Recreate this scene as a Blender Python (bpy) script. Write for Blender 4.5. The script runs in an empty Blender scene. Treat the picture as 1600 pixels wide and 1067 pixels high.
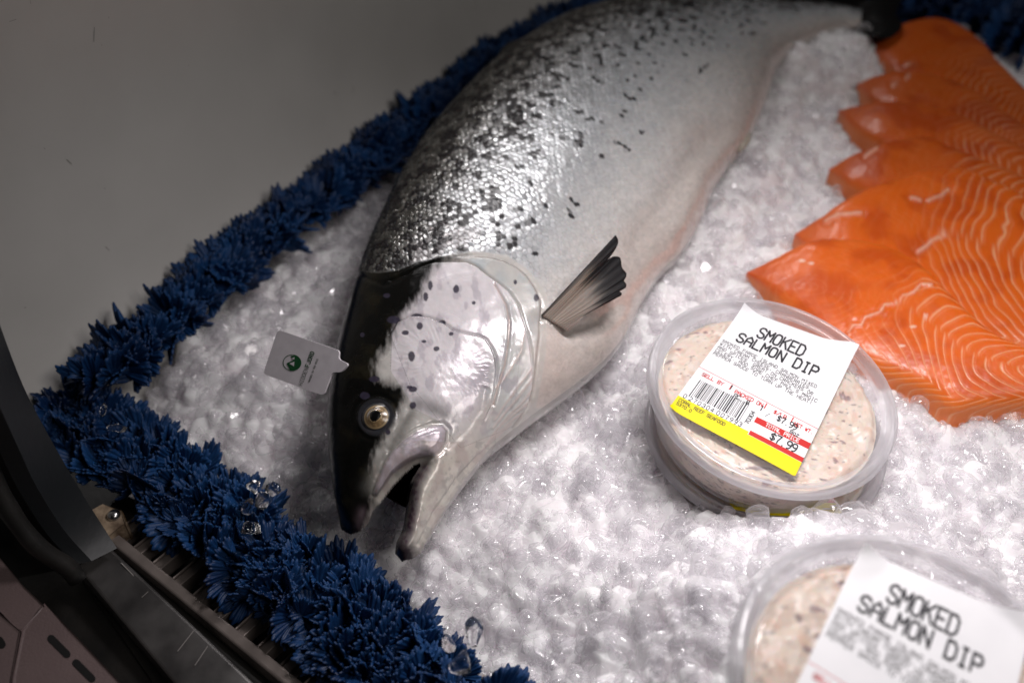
import bpy, math, random
import numpy as np
from mathutils import Vector, Matrix

# ------------------------------------------------------------------ camera, world, lamps
scene = bpy.context.scene
COL = scene.collection
FP = 1556.0; PITCH = math.radians(42.0); HC = 0.37          # focal length in photo pixels (1600 wide)
cam_d = bpy.data.cameras.new('camera'); cam = bpy.data.objects.new('camera', cam_d); COL.objects.link(cam)
cam.location = (0, 0, HC); cam.rotation_euler = (math.radians(90) - PITCH, 0, 0)
cam_d.sensor_width = 36.0; cam_d.lens = 36.0 * FP / 1600.0
cam_d.clip_start = 0.01; cam_d.clip_end = 50
cam_d.dof.use_dof = True; cam_d.dof.focus_distance = 0.448; cam_d.dof.aperture_fstop = 5.6
scene.camera = cam
scene.cycles.transparent_max_bounces = 24
w = bpy.data.worlds.new('World'); scene.world = w; w.use_nodes = True
w.node_tree.nodes['Background'].inputs['Color'].default_value = (0.90, 0.93, 1.0, 1)
w.node_tree.nodes['Background'].inputs['Strength'].default_value = 0.012
def area_lamp(name, loc, target, sx, sy, power, color, spread=180):
    l = bpy.data.lights.new(name, 'AREA'); l.shape = 'RECTANGLE'; l.size = sx; l.size_y = sy
    l.energy = power; l.color = color; l.spread = math.radians(spread)
    o = bpy.data.objects.new(name, l); COL.objects.link(o); o.location = loc
    o.rotation_euler = (Vector(target) - Vector(loc)).to_track_quat('-Z', 'Y').to_euler()
    return o
area_lamp('case_lamp', (0.155, 0.365, 0.45), (0.12, 0.26, 0.0), 0.15, 0.05, 0.67, (1.0, 0.945, 0.958), 100)
area_lamp('wall_fill_lamp', (0.75, -0.25, 1.05), (-0.1, 0.45, 0.05), 0.5, 0.3, 1.65, (1.0, 0.935, 0.90), 120)  # added fill from the front to brighten the wall, not an actual fitting
area_lamp('back_strip_lamp', (-0.16, 1.06, 0.64), (0.0, 0.42, 0.0), 0.62, 0.05, 0.50, (1.0, 0.96, 0.96), 80)
scene.view_settings.view_transform = 'Standard'; scene.view_settings.look = 'None'
scene.view_settings.exposure = 0.0; scene.view_settings.gamma = 1.0; scene.view_settings.use_curve_mapping = False

# ------------------------------------------------------------------ drawing board: photo pixels -> points at a height
cF = np.array([0, math.cos(PITCH), -math.sin(PITCH)]); cU = np.array([0, math.sin(PITCH), math.cos(PITCH)])
cX = np.array([1.0, 0, 0]); cC = np.array([0, 0, HC])
def ray(px, py): return cF + (px - 800) / FP * cX - (py - 533.5) / FP * cU
def at(px, py, z=0.0):
    d = ray(px, py); return cC + d * ((z - HC) / d[2])
def at_plane(px, py, c, n):
    d = ray(px, py); return cC + d * (((np.array(c) - cC) @ n) / (d @ n))
def proj(P):
    Q = P - cC; d = Q @ cF
    return 800 + FP * (Q @ cX) / d, 533.5 - FP * (Q @ cU) / d

rng = np.random.default_rng(7)
# ------------------------------------------------------------------ noise
_perm = rng.random((256, 256))
def vnoise(x, y):
    xi = np.floor(x).astype(int); yi = np.floor(y).astype(int); fx = x - xi; fy = y - yi
    fx = fx * fx * (3 - 2 * fx); fy = fy * fy * (3 - 2 * fy)
    a = _perm[xi & 255, yi & 255]; b = _perm[(xi + 1) & 255, yi & 255]
    c = _perm[xi & 255, (yi + 1) & 255]; d = _perm[(xi + 1) & 255, (yi + 1) & 255]
    return (a + (b - a) * fx) * (1 - fy) + (c + (d - c) * fx) * fy
def fbm(x, y, o=4):
    s = 0; a = 0.5; t = 0
    for k in range(o):
        s = s + a * vnoise(x + 17.3 * k, y + 9.1 * k); t += a; a *= 0.5; x = x * 2.03; y = y * 2.03
    return s / t
def sst(a, b, x):
    t = np.clip((x - a) / (b - a), 0, 1); return t * t * (3 - 2 * t)
def seg_dist(x, y, pts, closed=False):
    d = np.full(x.shape, 1e9); pts = list(pts)
    if closed: pts = pts + [pts[0]]
    for (x0, y0), (x1, y1) in zip(pts[:-1], pts[1:]):
        dx, dy = x1 - x0, y1 - y0; L = dx * dx + dy * dy + 1e-12
        t = np.clip(((x - x0) * dx + (y - y0) * dy) / L, 0, 1)
        d = np.minimum(d, np.hypot(x - x0 - t * dx, y - y0 - t * dy))
    return d
def inside(x, y, pts):
    r = np.zeros(x.shape, bool); n = len(pts)
    for i in range(n):
        x0, y0 = pts[i]; x1, y1 = pts[(i + 1) % n]
        if y0 == y1: continue
        c = ((y0 > y) != (y1 > y)) & (x < (x1 - x0) * (y - y0) / (y1 - y0) + x0)
        r ^= c
    return r
def spline(pts, n):
    """Catmull-Rom through the points, n samples, parameter = point index"""
    P = np.array(pts, float); m = len(P)
    t = np.linspace(0, m - 1 - 1e-9, n); i = np.floor(t).astype(int); f = (t - i)[:, None]
    Pm = np.vstack([2 * P[0] - P[1], P, 2 * P[-1] - P[-2]])
    a, b, c, d = Pm[i], Pm[i + 1], Pm[i + 2], Pm[i + 3]
    return 0.5 * (2 * b + (c - a) * f + (2 * a - 5 * b + 4 * c - d) * f ** 2 + (3 * b - a - 3 * c + d) * f ** 3)
def resample(pts, n):
    P = spline(pts, 400) if len(pts) > 2 else np.linspace(pts[0], pts[1], 400)
    s = np.r_[0, np.cumsum(np.linalg.norm(np.diff(P, axis=0), axis=1))]
    q = np.linspace(0, s[-1], n)
    return np.stack([np.interp(q, s, P[:, k]) for k in range(P.shape[1])], 1)

# ------------------------------------------------------------------ objects
def tag(o, label=None, cat=None, group=None, kind=None):
    if label: o['label'] = label
    if cat: o['category'] = cat
    if group: o['group'] = group
    if kind: o['kind'] = kind
    return o
def thing(name, label, cat, loc=(0, 0, 0), group=None):
    o = bpy.data.objects.new(name, None); COL.objects.link(o); o.location = loc; o.empty_display_size = 0.01
    tag(o, label, cat, group); return o
def mesh_obj(name, V, F4, mat, parent=None, col=None, smooth=True, F3=None):
    """V (n,3); F4 (m,4) quads and/or F3 (k,3) triangles; col (n,4)"""
    V = np.asarray(V, np.float32)
    me = bpy.data.meshes.new(name)
    parts = []
    nq = 0 if F4 is None else len(F4); nt = 0 if F3 is None else len(F3)
    me.vertices.add(len(V)); me.vertices.foreach_set('co', V.ravel())
    idx = []; tot = []
    if nq: idx.append(np.asarray(F4, np.int32).ravel()); tot.append(np.full(nq, 4, np.int32))
    if nt: idx.append(np.asarray(F3, np.int32).ravel()); tot.append(np.full(nt, 3, np.int32))
    idx = np.concatenate(idx); tot = np.concatenate(tot)
    me.loops.add(len(idx)); me.loops.foreach_set('vertex_index', idx)
    me.polygons.add(len(tot)); me.polygons.foreach_set('loop_start', np.r_[0, np.cumsum(tot)[:-1]].astype(np.int32))
    me.polygons.foreach_set('loop_total', tot)
    me.polygons.foreach_set('use_smooth', np.full(len(tot), smooth))
    me.update(calc_edges=True); me.validate()
    if col is not None:
        ca = me.color_attributes.new('Col', 'FLOAT_COLOR', 'POINT'); ca.data.foreach_set('color', np.asarray(col, np.float32).ravel())
    me.materials.append(mat)
    o = bpy.data.objects.new(name, me); COL.objects.link(o)
    if parent is not None:
        o.parent = parent; o.matrix_parent_inverse = Matrix.Translation(-Vector(parent.location))
    return o
def grid_faces(ni, nj, wrap=False, off=0):
    i = np.arange(ni - 1)[:, None]; j = np.arange(nj if wrap else nj - 1)[None, :]; j2 = (j + 1) % nj
    return np.stack([i * nj + j, (i + 1) * nj + j, (i + 1) * nj + j2, i * nj + j2], -1).reshape(-1, 4) + off
class MB:
    """collects pieces of ONE mesh"""
    def __init__(s): s.V = []; s.Q = []; s.T = []; s.n = 0; s.C = []
    def add(s, V, Q=None, T=None, C=None):
        V = np.asarray(V, float); s.V.append(V)
        if Q is not None and len(Q): s.Q.append(np.asarray(Q) + s.n)
        if T is not None and len(T): s.T.append(np.asarray(T) + s.n)
        if C is not None: s.C.append(np.asarray(C, float))
        s.n += len(V)
    def build(s, name, mat, parent=None, smooth=True):
        return mesh_obj(name, np.vstack(s.V), np.vstack(s.Q) if s.Q else None, mat, parent,
                        np.vstack(s.C) if s.C else None, smooth, np.vstack(s.T) if s.T else None)
def bevel(o, w_, seg=2):
    m = o.modifiers.new('bevel', 'BEVEL'); m.width = w_; m.segments = seg; m.limit_method = 'ANGLE'
    for p in o.data.polygons: p.use_smooth = False
    return o
BOXQ = np.array([[0, 3, 2, 1], [4, 5, 6, 7], [0, 1, 5, 4], [1, 2, 6, 5], [2, 3, 7, 6], [3, 0, 4, 7]])
def hexa(mb, top, bot):  # four top points and four bottom points
    mb.add(np.vstack([bot, top]), BOXQ)
def prism(pts_top, vec):
    """closed polygon (n,3) pushed along vec -> V, F via triangulated fan on a mathutils tessellation"""
    from mathutils.geometry import tessellate_polygon
    P = np.asarray(pts_top, float); n = len(P)
    tr = np.array(tessellate_polygon([[Vector(p) for p in P]]))
    V = np.vstack([P, P + np.asarray(vec)])
    i = np.arange(n); Q = np.stack([i, (i + 1) % n, (i + 1) % n + n, i + n], 1)
    return V, Q, np.vstack([tr, tr[:, ::-1] + n])

# ------------------------------------------------------------------ materials
def mat(name, base=(0.5, 0.5, 0.5), rough=0.5, metal=0.0, **kw):
    m = bpy.data.materials.new(name); m.use_nodes = True; b = m.node_tree.nodes['Principled BSDF']
    b.inputs['Base Color'].default_value = (*base, 1); b.inputs['Roughness'].default_value = rough; b.inputs['Metallic'].default_value = metal
    for k, v in kw.items():
        b.inputs[k.replace('_', ' ')].default_value = v
    return m
def nd(m, t, **kw):
    n = m.node_tree.nodes.new(t)
    for k, v in kw.items(): setattr(n, k, v)
    return n
def noise_layer(m, scale, lo, hi, bump=0.0, bscale=None, detail=6, rlo=None, rhi=None, dist=0.001):
    """colour varies between lo and hi by noise; optional bump and roughness variation"""
    nt = m.node_tree; b = nt.nodes['Principled BSDF']
    tc = nd(m, 'ShaderNodeTexCoord'); nz = nd(m, 'ShaderNodeTexNoise'); nz.inputs['Scale'].default_value = scale; nz.inputs['Detail'].default_value = detail
    nt.links.new(tc.outputs['Object'], nz.inputs['Vector'])
    cr = nd(m, 'ShaderNodeValToRGB'); cr.color_ramp.elements[0].position = 0.3; cr.color_ramp.elements[1].position = 0.7
    cr.color_ramp.elements[0].color = (*lo, 1); cr.color_ramp.elements[1].color = (*hi, 1)
    nt.links.new(nz.outputs['Fac'], cr.inputs['Fac']); nt.links.new(cr.outputs['Color'], b.inputs['Base Color'])
    if rlo is not None:
        mr = nd(m, 'ShaderNodeMapRange'); mr.inputs['From Min'].default_value = 0.3; mr.inputs['From Max'].default_value = 0.7
        mr.inputs['To Min'].default_value = rlo; mr.inputs['To Max'].default_value = rhi
        nt.links.new(nz.outputs['Fac'], mr.inputs['Value']); nt.links.new(mr.outputs['Result'], b.inputs['Roughness'])
    if bump:
        n2 = nd(m, 'ShaderNodeTexNoise'); n2.inputs['Scale'].default_value = bscale or scale * 4; n2.inputs['Detail'].default_value = 5
        nt.links.new(tc.outputs['Object'], n2.inputs['Vector'])
        bp = nd(m, 'ShaderNodeBump'); bp.inputs['Strength'].default_value = bump; bp.inputs['Distance'].default_value = dist
        nt.links.new(n2.outputs['Fac'], bp.inputs['Height']); nt.links.new(bp.outputs['Normal'], b.inputs['Normal'])
    return m
def vcol(m):
    a = nd(m, 'ShaderNodeVertexColor'); a.layer_name = 'Col'
    m.node_tree.links.new(a.outputs['Color'], m.node_tree.nodes['Principled BSDF'].inputs['Base Color']); return a

# ice: frosted, light passes through
m_ice = mat('crushed_ice', (0.80, 0.775, 0.80), 0.22, Subsurface_Weight=1.0, Subsurface_Scale=0.012, Transmission_Weight=0.0, IOR=1.31, Specular_IOR_Level=0.6)
m_ice.node_tree.nodes['Principled BSDF'].inputs['Subsurface Radius'].default_value = (1.0, 0.93, 0.98)
noise_layer(m_ice, 60, (0.91, 0.865, 0.885), (0.97, 0.935, 0.95), bump=0.5, bscale=900, rlo=0.10, rhi=0.38, dist=0.0005)
m_clear = mat('clear_ice', (0.93, 0.94, 0.97), 0.06, Transmission_Weight=1.0, IOR=1.31)
noise_layer(m_clear, 300, (0.9, 0.9, 0.93), (1, 1, 1), bump=0.5, bscale=600, dist=0.0006)
# fish skin: colours per vertex; alpha = how silvery
m_fish = mat('salmon_skin', rough=0.3, Subsurface_Weight=0.08, Subsurface_Scale=0.002, Coat_Weight=0.15, Coat_Roughness=0.15)
a = vcol(m_fish)
nt = m_fish.node_tree; pb = nt.nodes['Principled BSDF']
nt.links.new(a.outputs['Alpha'], pb.inputs['Metallic'])
n2 = nd(m_fish, 'ShaderNodeTexNoise'); n2.inputs['Scale'].default_value = 500; n2.inputs['Detail'].default_value = 4
tc = nd(m_fish, 'ShaderNodeTexCoord'); nt.links.new(tc.outputs['Object'], n2.inputs['Vector'])
bp = nd(m_fish, 'ShaderNodeBump'); bp.inputs['Strength'].default_value = 0.18; bp.inputs['Distance'].default_value = 0.0004
nt.links.new(n2.outputs['Fac'], bp.inputs['Height']); nt.links.new(bp.outputs['Normal'], pb.inputs['Normal'])
bw = nd(m_fish, 'ShaderNodeRGBToBW'); nt.links.new(a.outputs['Color'], bw.inputs[0])      # dark pigment spots are duller than the silver
for sock, lo_, hi_ in (('Specular IOR Level', 0.10, 0.5), ('Coat Weight', 0.03, 0.15)):
    q_ = nd(m_fish, 'ShaderNodeMapRange'); q_.inputs['From Min'].default_value = 0.012; q_.inputs['From Max'].default_value = 0.09
    q_.inputs['To Min'].default_value = lo_; q_.inputs['To Max'].default_value = hi_; nt.links.new(bw.outputs[0], q_.inputs['Value']); nt.links.new(q_.outputs[0], pb.inputs[sock])
mr = nd(m_fish, 'ShaderNodeMapRange'); mr.inputs['From Min'].default_value = 0.3; mr.inputs['From Max'].default_value = 0.7
mr.inputs['To Min'].default_value = 0.17; mr.inputs['To Max'].default_value = 0.32
nz = nd(m_fish, 'ShaderNodeTexNoise'); nz.inputs['Scale'].default_value = 70; nt.links.new(tc.outputs['Object'], nz.inputs['Vector'])
nt.links.new(nz.outputs['Fac'], mr.inputs['Value']); nt.links.new(mr.outputs['Result'], pb.inputs['Roughness'])
m_fin = mat('fin_membrane', rough=0.5, Subsurface_Weight=0.15, Subsurface_Scale=0.002, Coat_Weight=0.0, Specular_IOR_Level=0.2); vcol(m_fin)
m_mouth = mat('mouth_flesh', (0.20, 0.075, 0.055), 0.35, Subsurface_Weight=0.4, Subsurface_Scale=0.004); noise_layer(m_mouth, 90, (0.045, 0.016, 0.012), (0.13, 0.05, 0.035), 0.3)
m_eye = mat('eye_iris', rough=0.3, Coat_Weight=0.6, Coat_Roughness=0.03); vcol(m_eye)
m_cornea = mat('cornea', (1, 1, 1), 0.02, Transmission_Weight=1.0, IOR=1.2)
m_flesh = mat('salmon_flesh', rough=0.42, Subsurface_Weight=0.35, Subsurface_Scale=0.006, Coat_Weight=0.16, Coat_Roughness=0.16); vcol(m_flesh)
m_flesh.node_tree.nodes['Principled BSDF'].inputs['Subsurface Radius'].default_value = (1.0, 0.35, 0.12)
nt = m_flesh.node_tree; n2 = nd(m_flesh, 'ShaderNodeTexNoise'); n2.inputs['Scale'].default_value = 260; n2.inputs['Detail'].default_value = 5
tc = nd(m_flesh, 'ShaderNodeTexCoord'); nt.links.new(tc.outputs['Object'], n2.inputs['Vector'])
bp = nd(m_flesh, 'ShaderNodeBump'); bp.inputs['Strength'].default_value = 0.25; bp.inputs['Distance'].default_value = 0.0007
nt.links.new(n2.outputs['Fac'], bp.inputs['Height']); nt.links.new(bp.outputs['Normal'], nt.nodes['Principled BSDF'].inputs['Normal'])
m_blue = mat('blue_plastic', (0.004, 0.055, 0.21), 0.38, Subsurface_Weight=0.1, Subsurface_Scale=0.001)
noise_layer(m_blue, 45, (0.0002, 0.012, 0.056), (0.0007, 0.048, 0.170), 0.4, 700, rlo=0.45, rhi=0.7, dist=0.0005)
m_wall = mat('case_wall_plastic', (0.4, 0.39, 0.37), 0.42)
noise_layer(m_wall, 6, (0.46, 0.45, 0.43), (0.60, 0.59, 0.565), 0.25, 60, rlo=0.35, rhi=0.5, dist=0.0006)
m_steel = noise_layer(mat('scuffed_steel', (0.2, 0.19, 0.18), 0.4, 0.85), 40, (0.12, 0.115, 0.115), (0.26, 0.25, 0.245), 0.2, 300, rlo=0.32, rhi=0.55, dist=0.0003)
m_slat = noise_layer(mat('grille_metal', (0.25, 0.22, 0.2), 0.45, 0.6), 60, (0.20, 0.17, 0.155), (0.28, 0.24, 0.22), 0.08, 300, rlo=0.3, rhi=0.6, dist=0.0003)
m_black = noise_layer(mat('black_rubber', (0.01, 0.01, 0.01), 0.5), 50, (0.006, 0.006, 0.006), (0.02, 0.018, 0.016), 0.3, 200)
m_frame = noise_layer(mat('slate_frame', (0.03, 0.035, 0.04), 0.5), 20, (0.007, 0.0085, 0.010), (0.011, 0.013, 0.015), 0.15, 200)
m_panel = noise_layer(mat('mauve_plastic', (0.16, 0.12, 0.115), 0.5), 30, (0.12, 0.085, 0.085), (0.15, 0.108, 0.105), 0.25, 800)
m_hole = mat('dark_slot', (0.002, 0.002, 0.002), 0.9)
m_rust = noise_layer(mat('grimy_bracket', (0.2, 0.13, 0.07), 0.6), 120, (0.06, 0.035, 0.02), (0.42, 0.32, 0.22), 0.6, 300)
m_chrome = mat('screw_steel', (0.5, 0.5, 0.5), 0.25, 1.0)
m_card = noise_layer(mat('white_card', (0.78, 0.76, 0.77), 0.4), 200, (0.60, 0.565, 0.60), (0.68, 0.645, 0.68), 0.05, 300, rlo=.3, rhi=.5)
m_green = mat('green_ink', (0.004, 0.075, 0.02), 0.5)
m_greenthin = mat('grey_green_ink', (0.03, 0.06, 0.035), 0.5)
m_paper = noise_layer(mat('label_paper', (0.82, 0.82, 0.84), 0.42), 60, (0.78, 0.78, 0.80), (0.84, 0.84, 0.855), 0.15, 300, dist=0.0004)
m_ink = mat('black_ink', (0.012, 0.012, 0.016), 0.6); m_inkgrey = mat('grey_ink', (0.10, 0.10, 0.11), 0.6)
m_red = mat('red_ink', (0.56, 0.014, 0.011), 0.5); m_yellow = mat('yellow_ink', (0.80, 0.68, 0.0), 0.45)
m_whiteink = mat('white_ink', (0.8, 0.75, 0.75), 0.5)
m_dip = mat('dip', rough=0.35, Subsurface_Weight=0.4, Subsurface_Scale=0.003); vcol(m_dip)
def plastic(name, milk, rough, tint=(0.88, 0.88, 0.92), gmax=0.5):
    m = bpy.data.materials.new(name); m.use_nodes = True; nt = m.node_tree; nt.nodes.clear()
    out = nt.nodes.new('ShaderNodeOutputMaterial'); tr = nt.nodes.new('ShaderNodeBsdfTransparent'); tr.inputs[0].default_value = (0.97, 0.97, 0.975, 1)
    df = nt.nodes.new('ShaderNodeBsdfDiffuse'); df.inputs[0].default_value = (*tint, 1)
    tl = nt.nodes.new('ShaderNodeBsdfTranslucent'); tl.inputs[0].default_value = (*tint, 1)
    gl = nt.nodes.new('ShaderNodeBsdfGlossy'); gl.inputs['Roughness'].default_value = rough
    m1 = nt.nodes.new('ShaderNodeMixShader'); m1.inputs[0].default_value = 0.5
    nt.links.new(df.outputs[0], m1.inputs[1]); nt.links.new(tl.outputs[0], m1.inputs[2])
    lw = nt.nodes.new('ShaderNodeLayerWeight'); lw.inputs[0].default_value = 0.35
    mr = nt.nodes.new('ShaderNodeMapRange'); mr.inputs['To Min'].default_value = milk; mr.inputs['To Max'].default_value = min(1, milk * 2.6)
    nt.links.new(lw.outputs['Facing'], mr.inputs['Value'])
    m2 = nt.nodes.new('ShaderNodeMixShader'); nt.links.new(mr.outputs[0], m2.inputs[0]); nt.links.new(tr.outputs[0], m2.inputs[1]); nt.links.new(m1.outputs[0], m2.inputs[2])
    pw = nt.nodes.new('ShaderNodeMath'); pw.operation = 'POWER'; pw.inputs[1].default_value = 3.5; nt.links.new(lw.outputs['Facing'], pw.inputs[0])
    fr = nt.nodes.new('ShaderNodeMapRange'); fr.inputs['To Min'].default_value = 0.05; fr.inputs['To Max'].default_value = gmax; nt.links.new(pw.outputs[0], fr.inputs['Value'])
    tc = nt.nodes.new('ShaderNodeTexCoord'); nz = nt.nodes.new('ShaderNodeTexNoise'); nz.inputs['Scale'].default_value = 90
    bp = nt.nodes.new('ShaderNodeBump'); bp.inputs['Strength'].default_value = 0.25; bp.inputs['Distance'].default_value = 0.0012
    nt.links.new(tc.outputs['Object'], nz.inputs['Vector']); nt.links.new(nz.outputs['Fac'], bp.inputs['Height']); nt.links.new(bp.outputs[0], gl.inputs['Normal'])
    m3 = nt.nodes.new('ShaderNodeMixShader'); nt.links.new(fr.outputs[0], m3.inputs[0]); nt.links.new(m2.outputs[0], m3.inputs[1]); nt.links.new(gl.outputs[0], m3.inputs[2])
    nt.links.new(m3.outputs[0], out.inputs[0]); return m
m_gran = plastic('glassy_ice', 0.16, 0.10, (0.99, 0.98, 0.99), 0.12)
m_tub = plastic('frosted_tub_plastic', 0.16, 0.15); m_lid = plastic('lid_panel_plastic', 0.09, 0.12); m_rim = plastic('lid_rim_plastic', 0.25, 0.14)

# ------------------------------------------------------------------ the display case
WA, WB = at(60, 640, 0), at(900, 20, 0)
_w = (WB - WA)[:2] / np.linalg.norm((WB - WA)[:2]); WA = WA - np.array([_w[1], -_w[0], 0]) * 0.014; WB = WB - np.array([_w[1], -_w[0], 0]) * 0.014
wd = (WB - WA)[:2]; wd = wd / np.linalg.norm(wd); wn = np.array([wd[1], -wd[0]])     # into the case
def wallp(s, n, z): p = WA[:2] + wd * s + wn * n; return np.array([p[0], p[1], z])
Lw = np.linalg.norm((at(1212, 3, 0) - WA)[:2])
mb = MB()  # wall with a cove at its foot
prof = [(-0.003, 0.235), (-0.001, 0.18), (0.0, 0.12), (0.003, 0.06), (0.009, 0.02), (0.02, -0.01), (0.035, -0.03)]
prof = resample([(a_, b_) for a_, b_ in prof], 40)
ss = np.linspace(-0.75, Lw, 60)
V = np.array([wallp(s, n, z) for s in ss for n, z in prof]); V2 = np.array([wallp(s, n - 0.015, z) for s in ss for n, z in prof])
mb.add(V, grid_faces(60, 40)); mb.add(V2, grid_faces(60, 40)[:, ::-1])
e = np.r_[np.arange(40)]; o59 = 59 * 40
mb.add(np.vstack([V[o59:], V2[o59:]]), np.stack([e[:-1], e[1:], e[1:] + 40, e[:-1] + 40], 1))
o = mb.build('case_wall', m_wall); tag(o, 'scuffed pale grey plastic wall of the display case behind the blue garland', 'wall')
sc = MB()   # hairline scuffs and specks on the wall
for k in range(300):
    s = rng.uniform(-0.1, 0.9); z = rng.uniform(0.05, 0.36); L = rng.choice([0.0007, 0.001, 0.004, 0.007]) * rng.uniform(0.6, 1.4); a_ = rng.uniform(-0.5, 0.5) + (1.57 if rng.random() < 0.7 else 0)
    wdt = rng.uniform(0.00010, 0.00022); du, dz = math.cos(a_) * L / 2, math.sin(a_) * L / 2; pu, pz = -math.sin(a_) * wdt, math.cos(a_) * wdt
    nn = lambda zz: np.interp(zz, prof[::-1, 1], prof[::-1, 0]) + 0.0003
    sc.add([wallp(s - du - pu, nn(z - dz - pz), z - dz - pz), wallp(s + du - pu, nn(z + dz - pz), z + dz - pz), wallp(s + du + pu, nn(z + dz + pz), z + dz + pz), wallp(s - du + pu, nn(z - dz + pz), z - dz + pz)], [[0, 1, 2, 3]])
sc.build('scuff_marks', mat('scuff', (0.32, 0.31, 0.295), 0.6), o, smooth=False)

# front edge frame: u along the rail (towards the camera), v into the case
R0, R1 = at(160, 840, -0.012), at(438, 1067, -0.012)
ru = (R1 - R0)[:2]; ru /= np.linalg.norm(ru); rv = np.array([-ru[1], ru[0]])
def rp(u, v, z): p = R0[:2] + ru * u + rv * v; return np.array([p[0], p[1], z])
def rbox(mb, u0, u1, v0, v1, z0, z1, sl=0.0):
    top = [rp(u0, v0, z1 - sl), rp(u1, v0, z1 - sl), rp(u1, v1, z1), rp(u0, v1, z1)]
    bot = [rp(u0, v0, z0), rp(u1, v0, z0), rp(u1, v1, z0), rp(u0, v1, z0)]
    hexa(mb, np.array(top), np.array(bot))
LR = 0.34
mb = MB(); rbox(mb, -0.3, 1.2, -0.02, 1.3, -0.075, -0.065)
tag(mb.build('case_floor', m_black, smooth=False), kind='structure')
# grille with cross bars
g = thing('air_grille', 'slotted metal air grille running under the front blue garland', 'grille', rp(0, 0.02, -0.02))
mb = MB(); rbox(mb, -0.004, LR, 0.0, 0.0055, -0.03, -0.010); bevel(mb.build('flange', m_slat, g, False), 0.0012, 3)
for k in range(17):
    u = 0.002 + k * 0.0142
    mb = MB(); rbox(mb, u, u + 0.0045, 0.0056, 0.055, -0.022, -0.0135, 0.0); hexa(mb, np.array([rp(u - .0012, .0058, -.0125), rp(u - .0002, .0058, -.0125), rp(u - .0002, .055, -.0125), rp(u - .0012, .055, -.0125)]), np.array([rp(u - .0012, .0058, -.024), rp(u - .0002, .0058, -.024), rp(u - .0002, .055, -.024), rp(u - .0012, .055, -.024)]))
    bevel(mb.build('cross_bar', m_slat, g, False), 0.0004, 2)
mb = MB(); rbox(mb, -0.004, LR, 0.0555, 0.062, -0.06, -0.034); mb.build('inner_flange', m_slat, g, False)
# steel rail and its gasket
t = thing('steel_rail', 'scuffed dark stainless steel rail along the front of the case', 'rail', rp(0, -0.02, -0.02))
pts_r = [(165, 847), (398, 1067), (560, 1230)]; pts_l = [(119, 884), (272, 1067), (390, 1210)]
A3 = np.array([at(x, y, -0.006) for x, y in resample(pts_r, 12)]); B3 = np.array([at(x, y, -0.009) for x, y in resample(pts_l, 12)])
V = np.vstack([np.stack([A3, B3], 1).reshape(-1, 3), np.stack([A3, B3], 1).reshape(-1, 3) - [0, 0, 0.02]])
mb = MB(); i = np.arange(11) * 2
Q = np.vstack([np.stack([i, i + 2, i + 3, i + 1], 1), np.stack([i, i + 24, i + 26, i + 2], 1), np.stack([i + 1, i + 3, i + 27, i + 25], 1), [[0, 1, 25, 24]], [[22, 46, 47, 23]]])
mb.add(V, Q); bevel(mb.build('rail_bar', m_steel, t, False), 0.0015, 3)
m_scratch = mat('scratch', (0.5, 0.47, 0.45), 0.3, 0.6)
for (x0, y0, x1, y1) in [(303, 986, 278, 1018), (325, 1010, 305, 1040), (232, 925, 222, 934), (190, 880, 214, 905)]:
    a0, a1 = at(x0, y0, -0.006), at(x1, y1, -0.0072); n_ = np.cross(a1 - a0, [0, 0, 1]); n_ = n_ / np.linalg.norm(n_) * 0.00022
    sc = MB(); sc.add([a0 - n_ + [0, 0, 6e-4], a1 - n_ + [0, 0, 6e-4], a1 + n_ + [0, 0, 6e-4], a0 + n_ + [0, 0, 6e-4]], [[0, 1, 2, 3]]); sc.build('scratch_mark', m_scratch, t, smooth=False)
def tube(mb, P, r, nseg=10, cap=True):
    P = np.asarray(P, float); n = len(P); rr = np.full(n, r) if np.isscalar(r) else np.asarray(r)
    T = np.gradient(P, axis=0); T /= np.linalg.norm(T, axis=1)[:, None]
    up = np.array([0.13, 0.21, 1.0]); N = np.cross(T, up); N /= np.linalg.norm(N, axis=1)[:, None]; B = np.cross(T, N)
    a_ = np.linspace(0, 2 * np.pi, nseg, endpoint=False)
    V = P[:, None, :] + rr[:, None, None] * (np.cos(a_)[None, :, None] * N[:, None, :] + np.sin(a_)[None, :, None] * B[:, None, :])
    V = V.reshape(-1, 3); Q = grid_faces(n, nseg, True)
    if cap:
        V = np.vstack([V, P[0], P[-1]]); k = np.arange(nseg); b0 = n * nseg; e0 = (n - 1) * nseg
        T3 = np.vstack([np.stack([k, (k + 1) % nseg, np.full(nseg, b0)], 1), np.stack([e0 + (k + 1) % nseg, e0 + k, np.full(nseg, b0 + 1)], 1)])
        mb.add(V, Q, T3)
    else: mb.add(V, Q)
mb = MB(); tube(mb, [at(x, y, -0.02) for x, y in resample([(160, 856), (280, 960), (420, 1085), (540, 1200)], 30)], 0.0035); mb.build('groove_seal', m_black, t)
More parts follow.
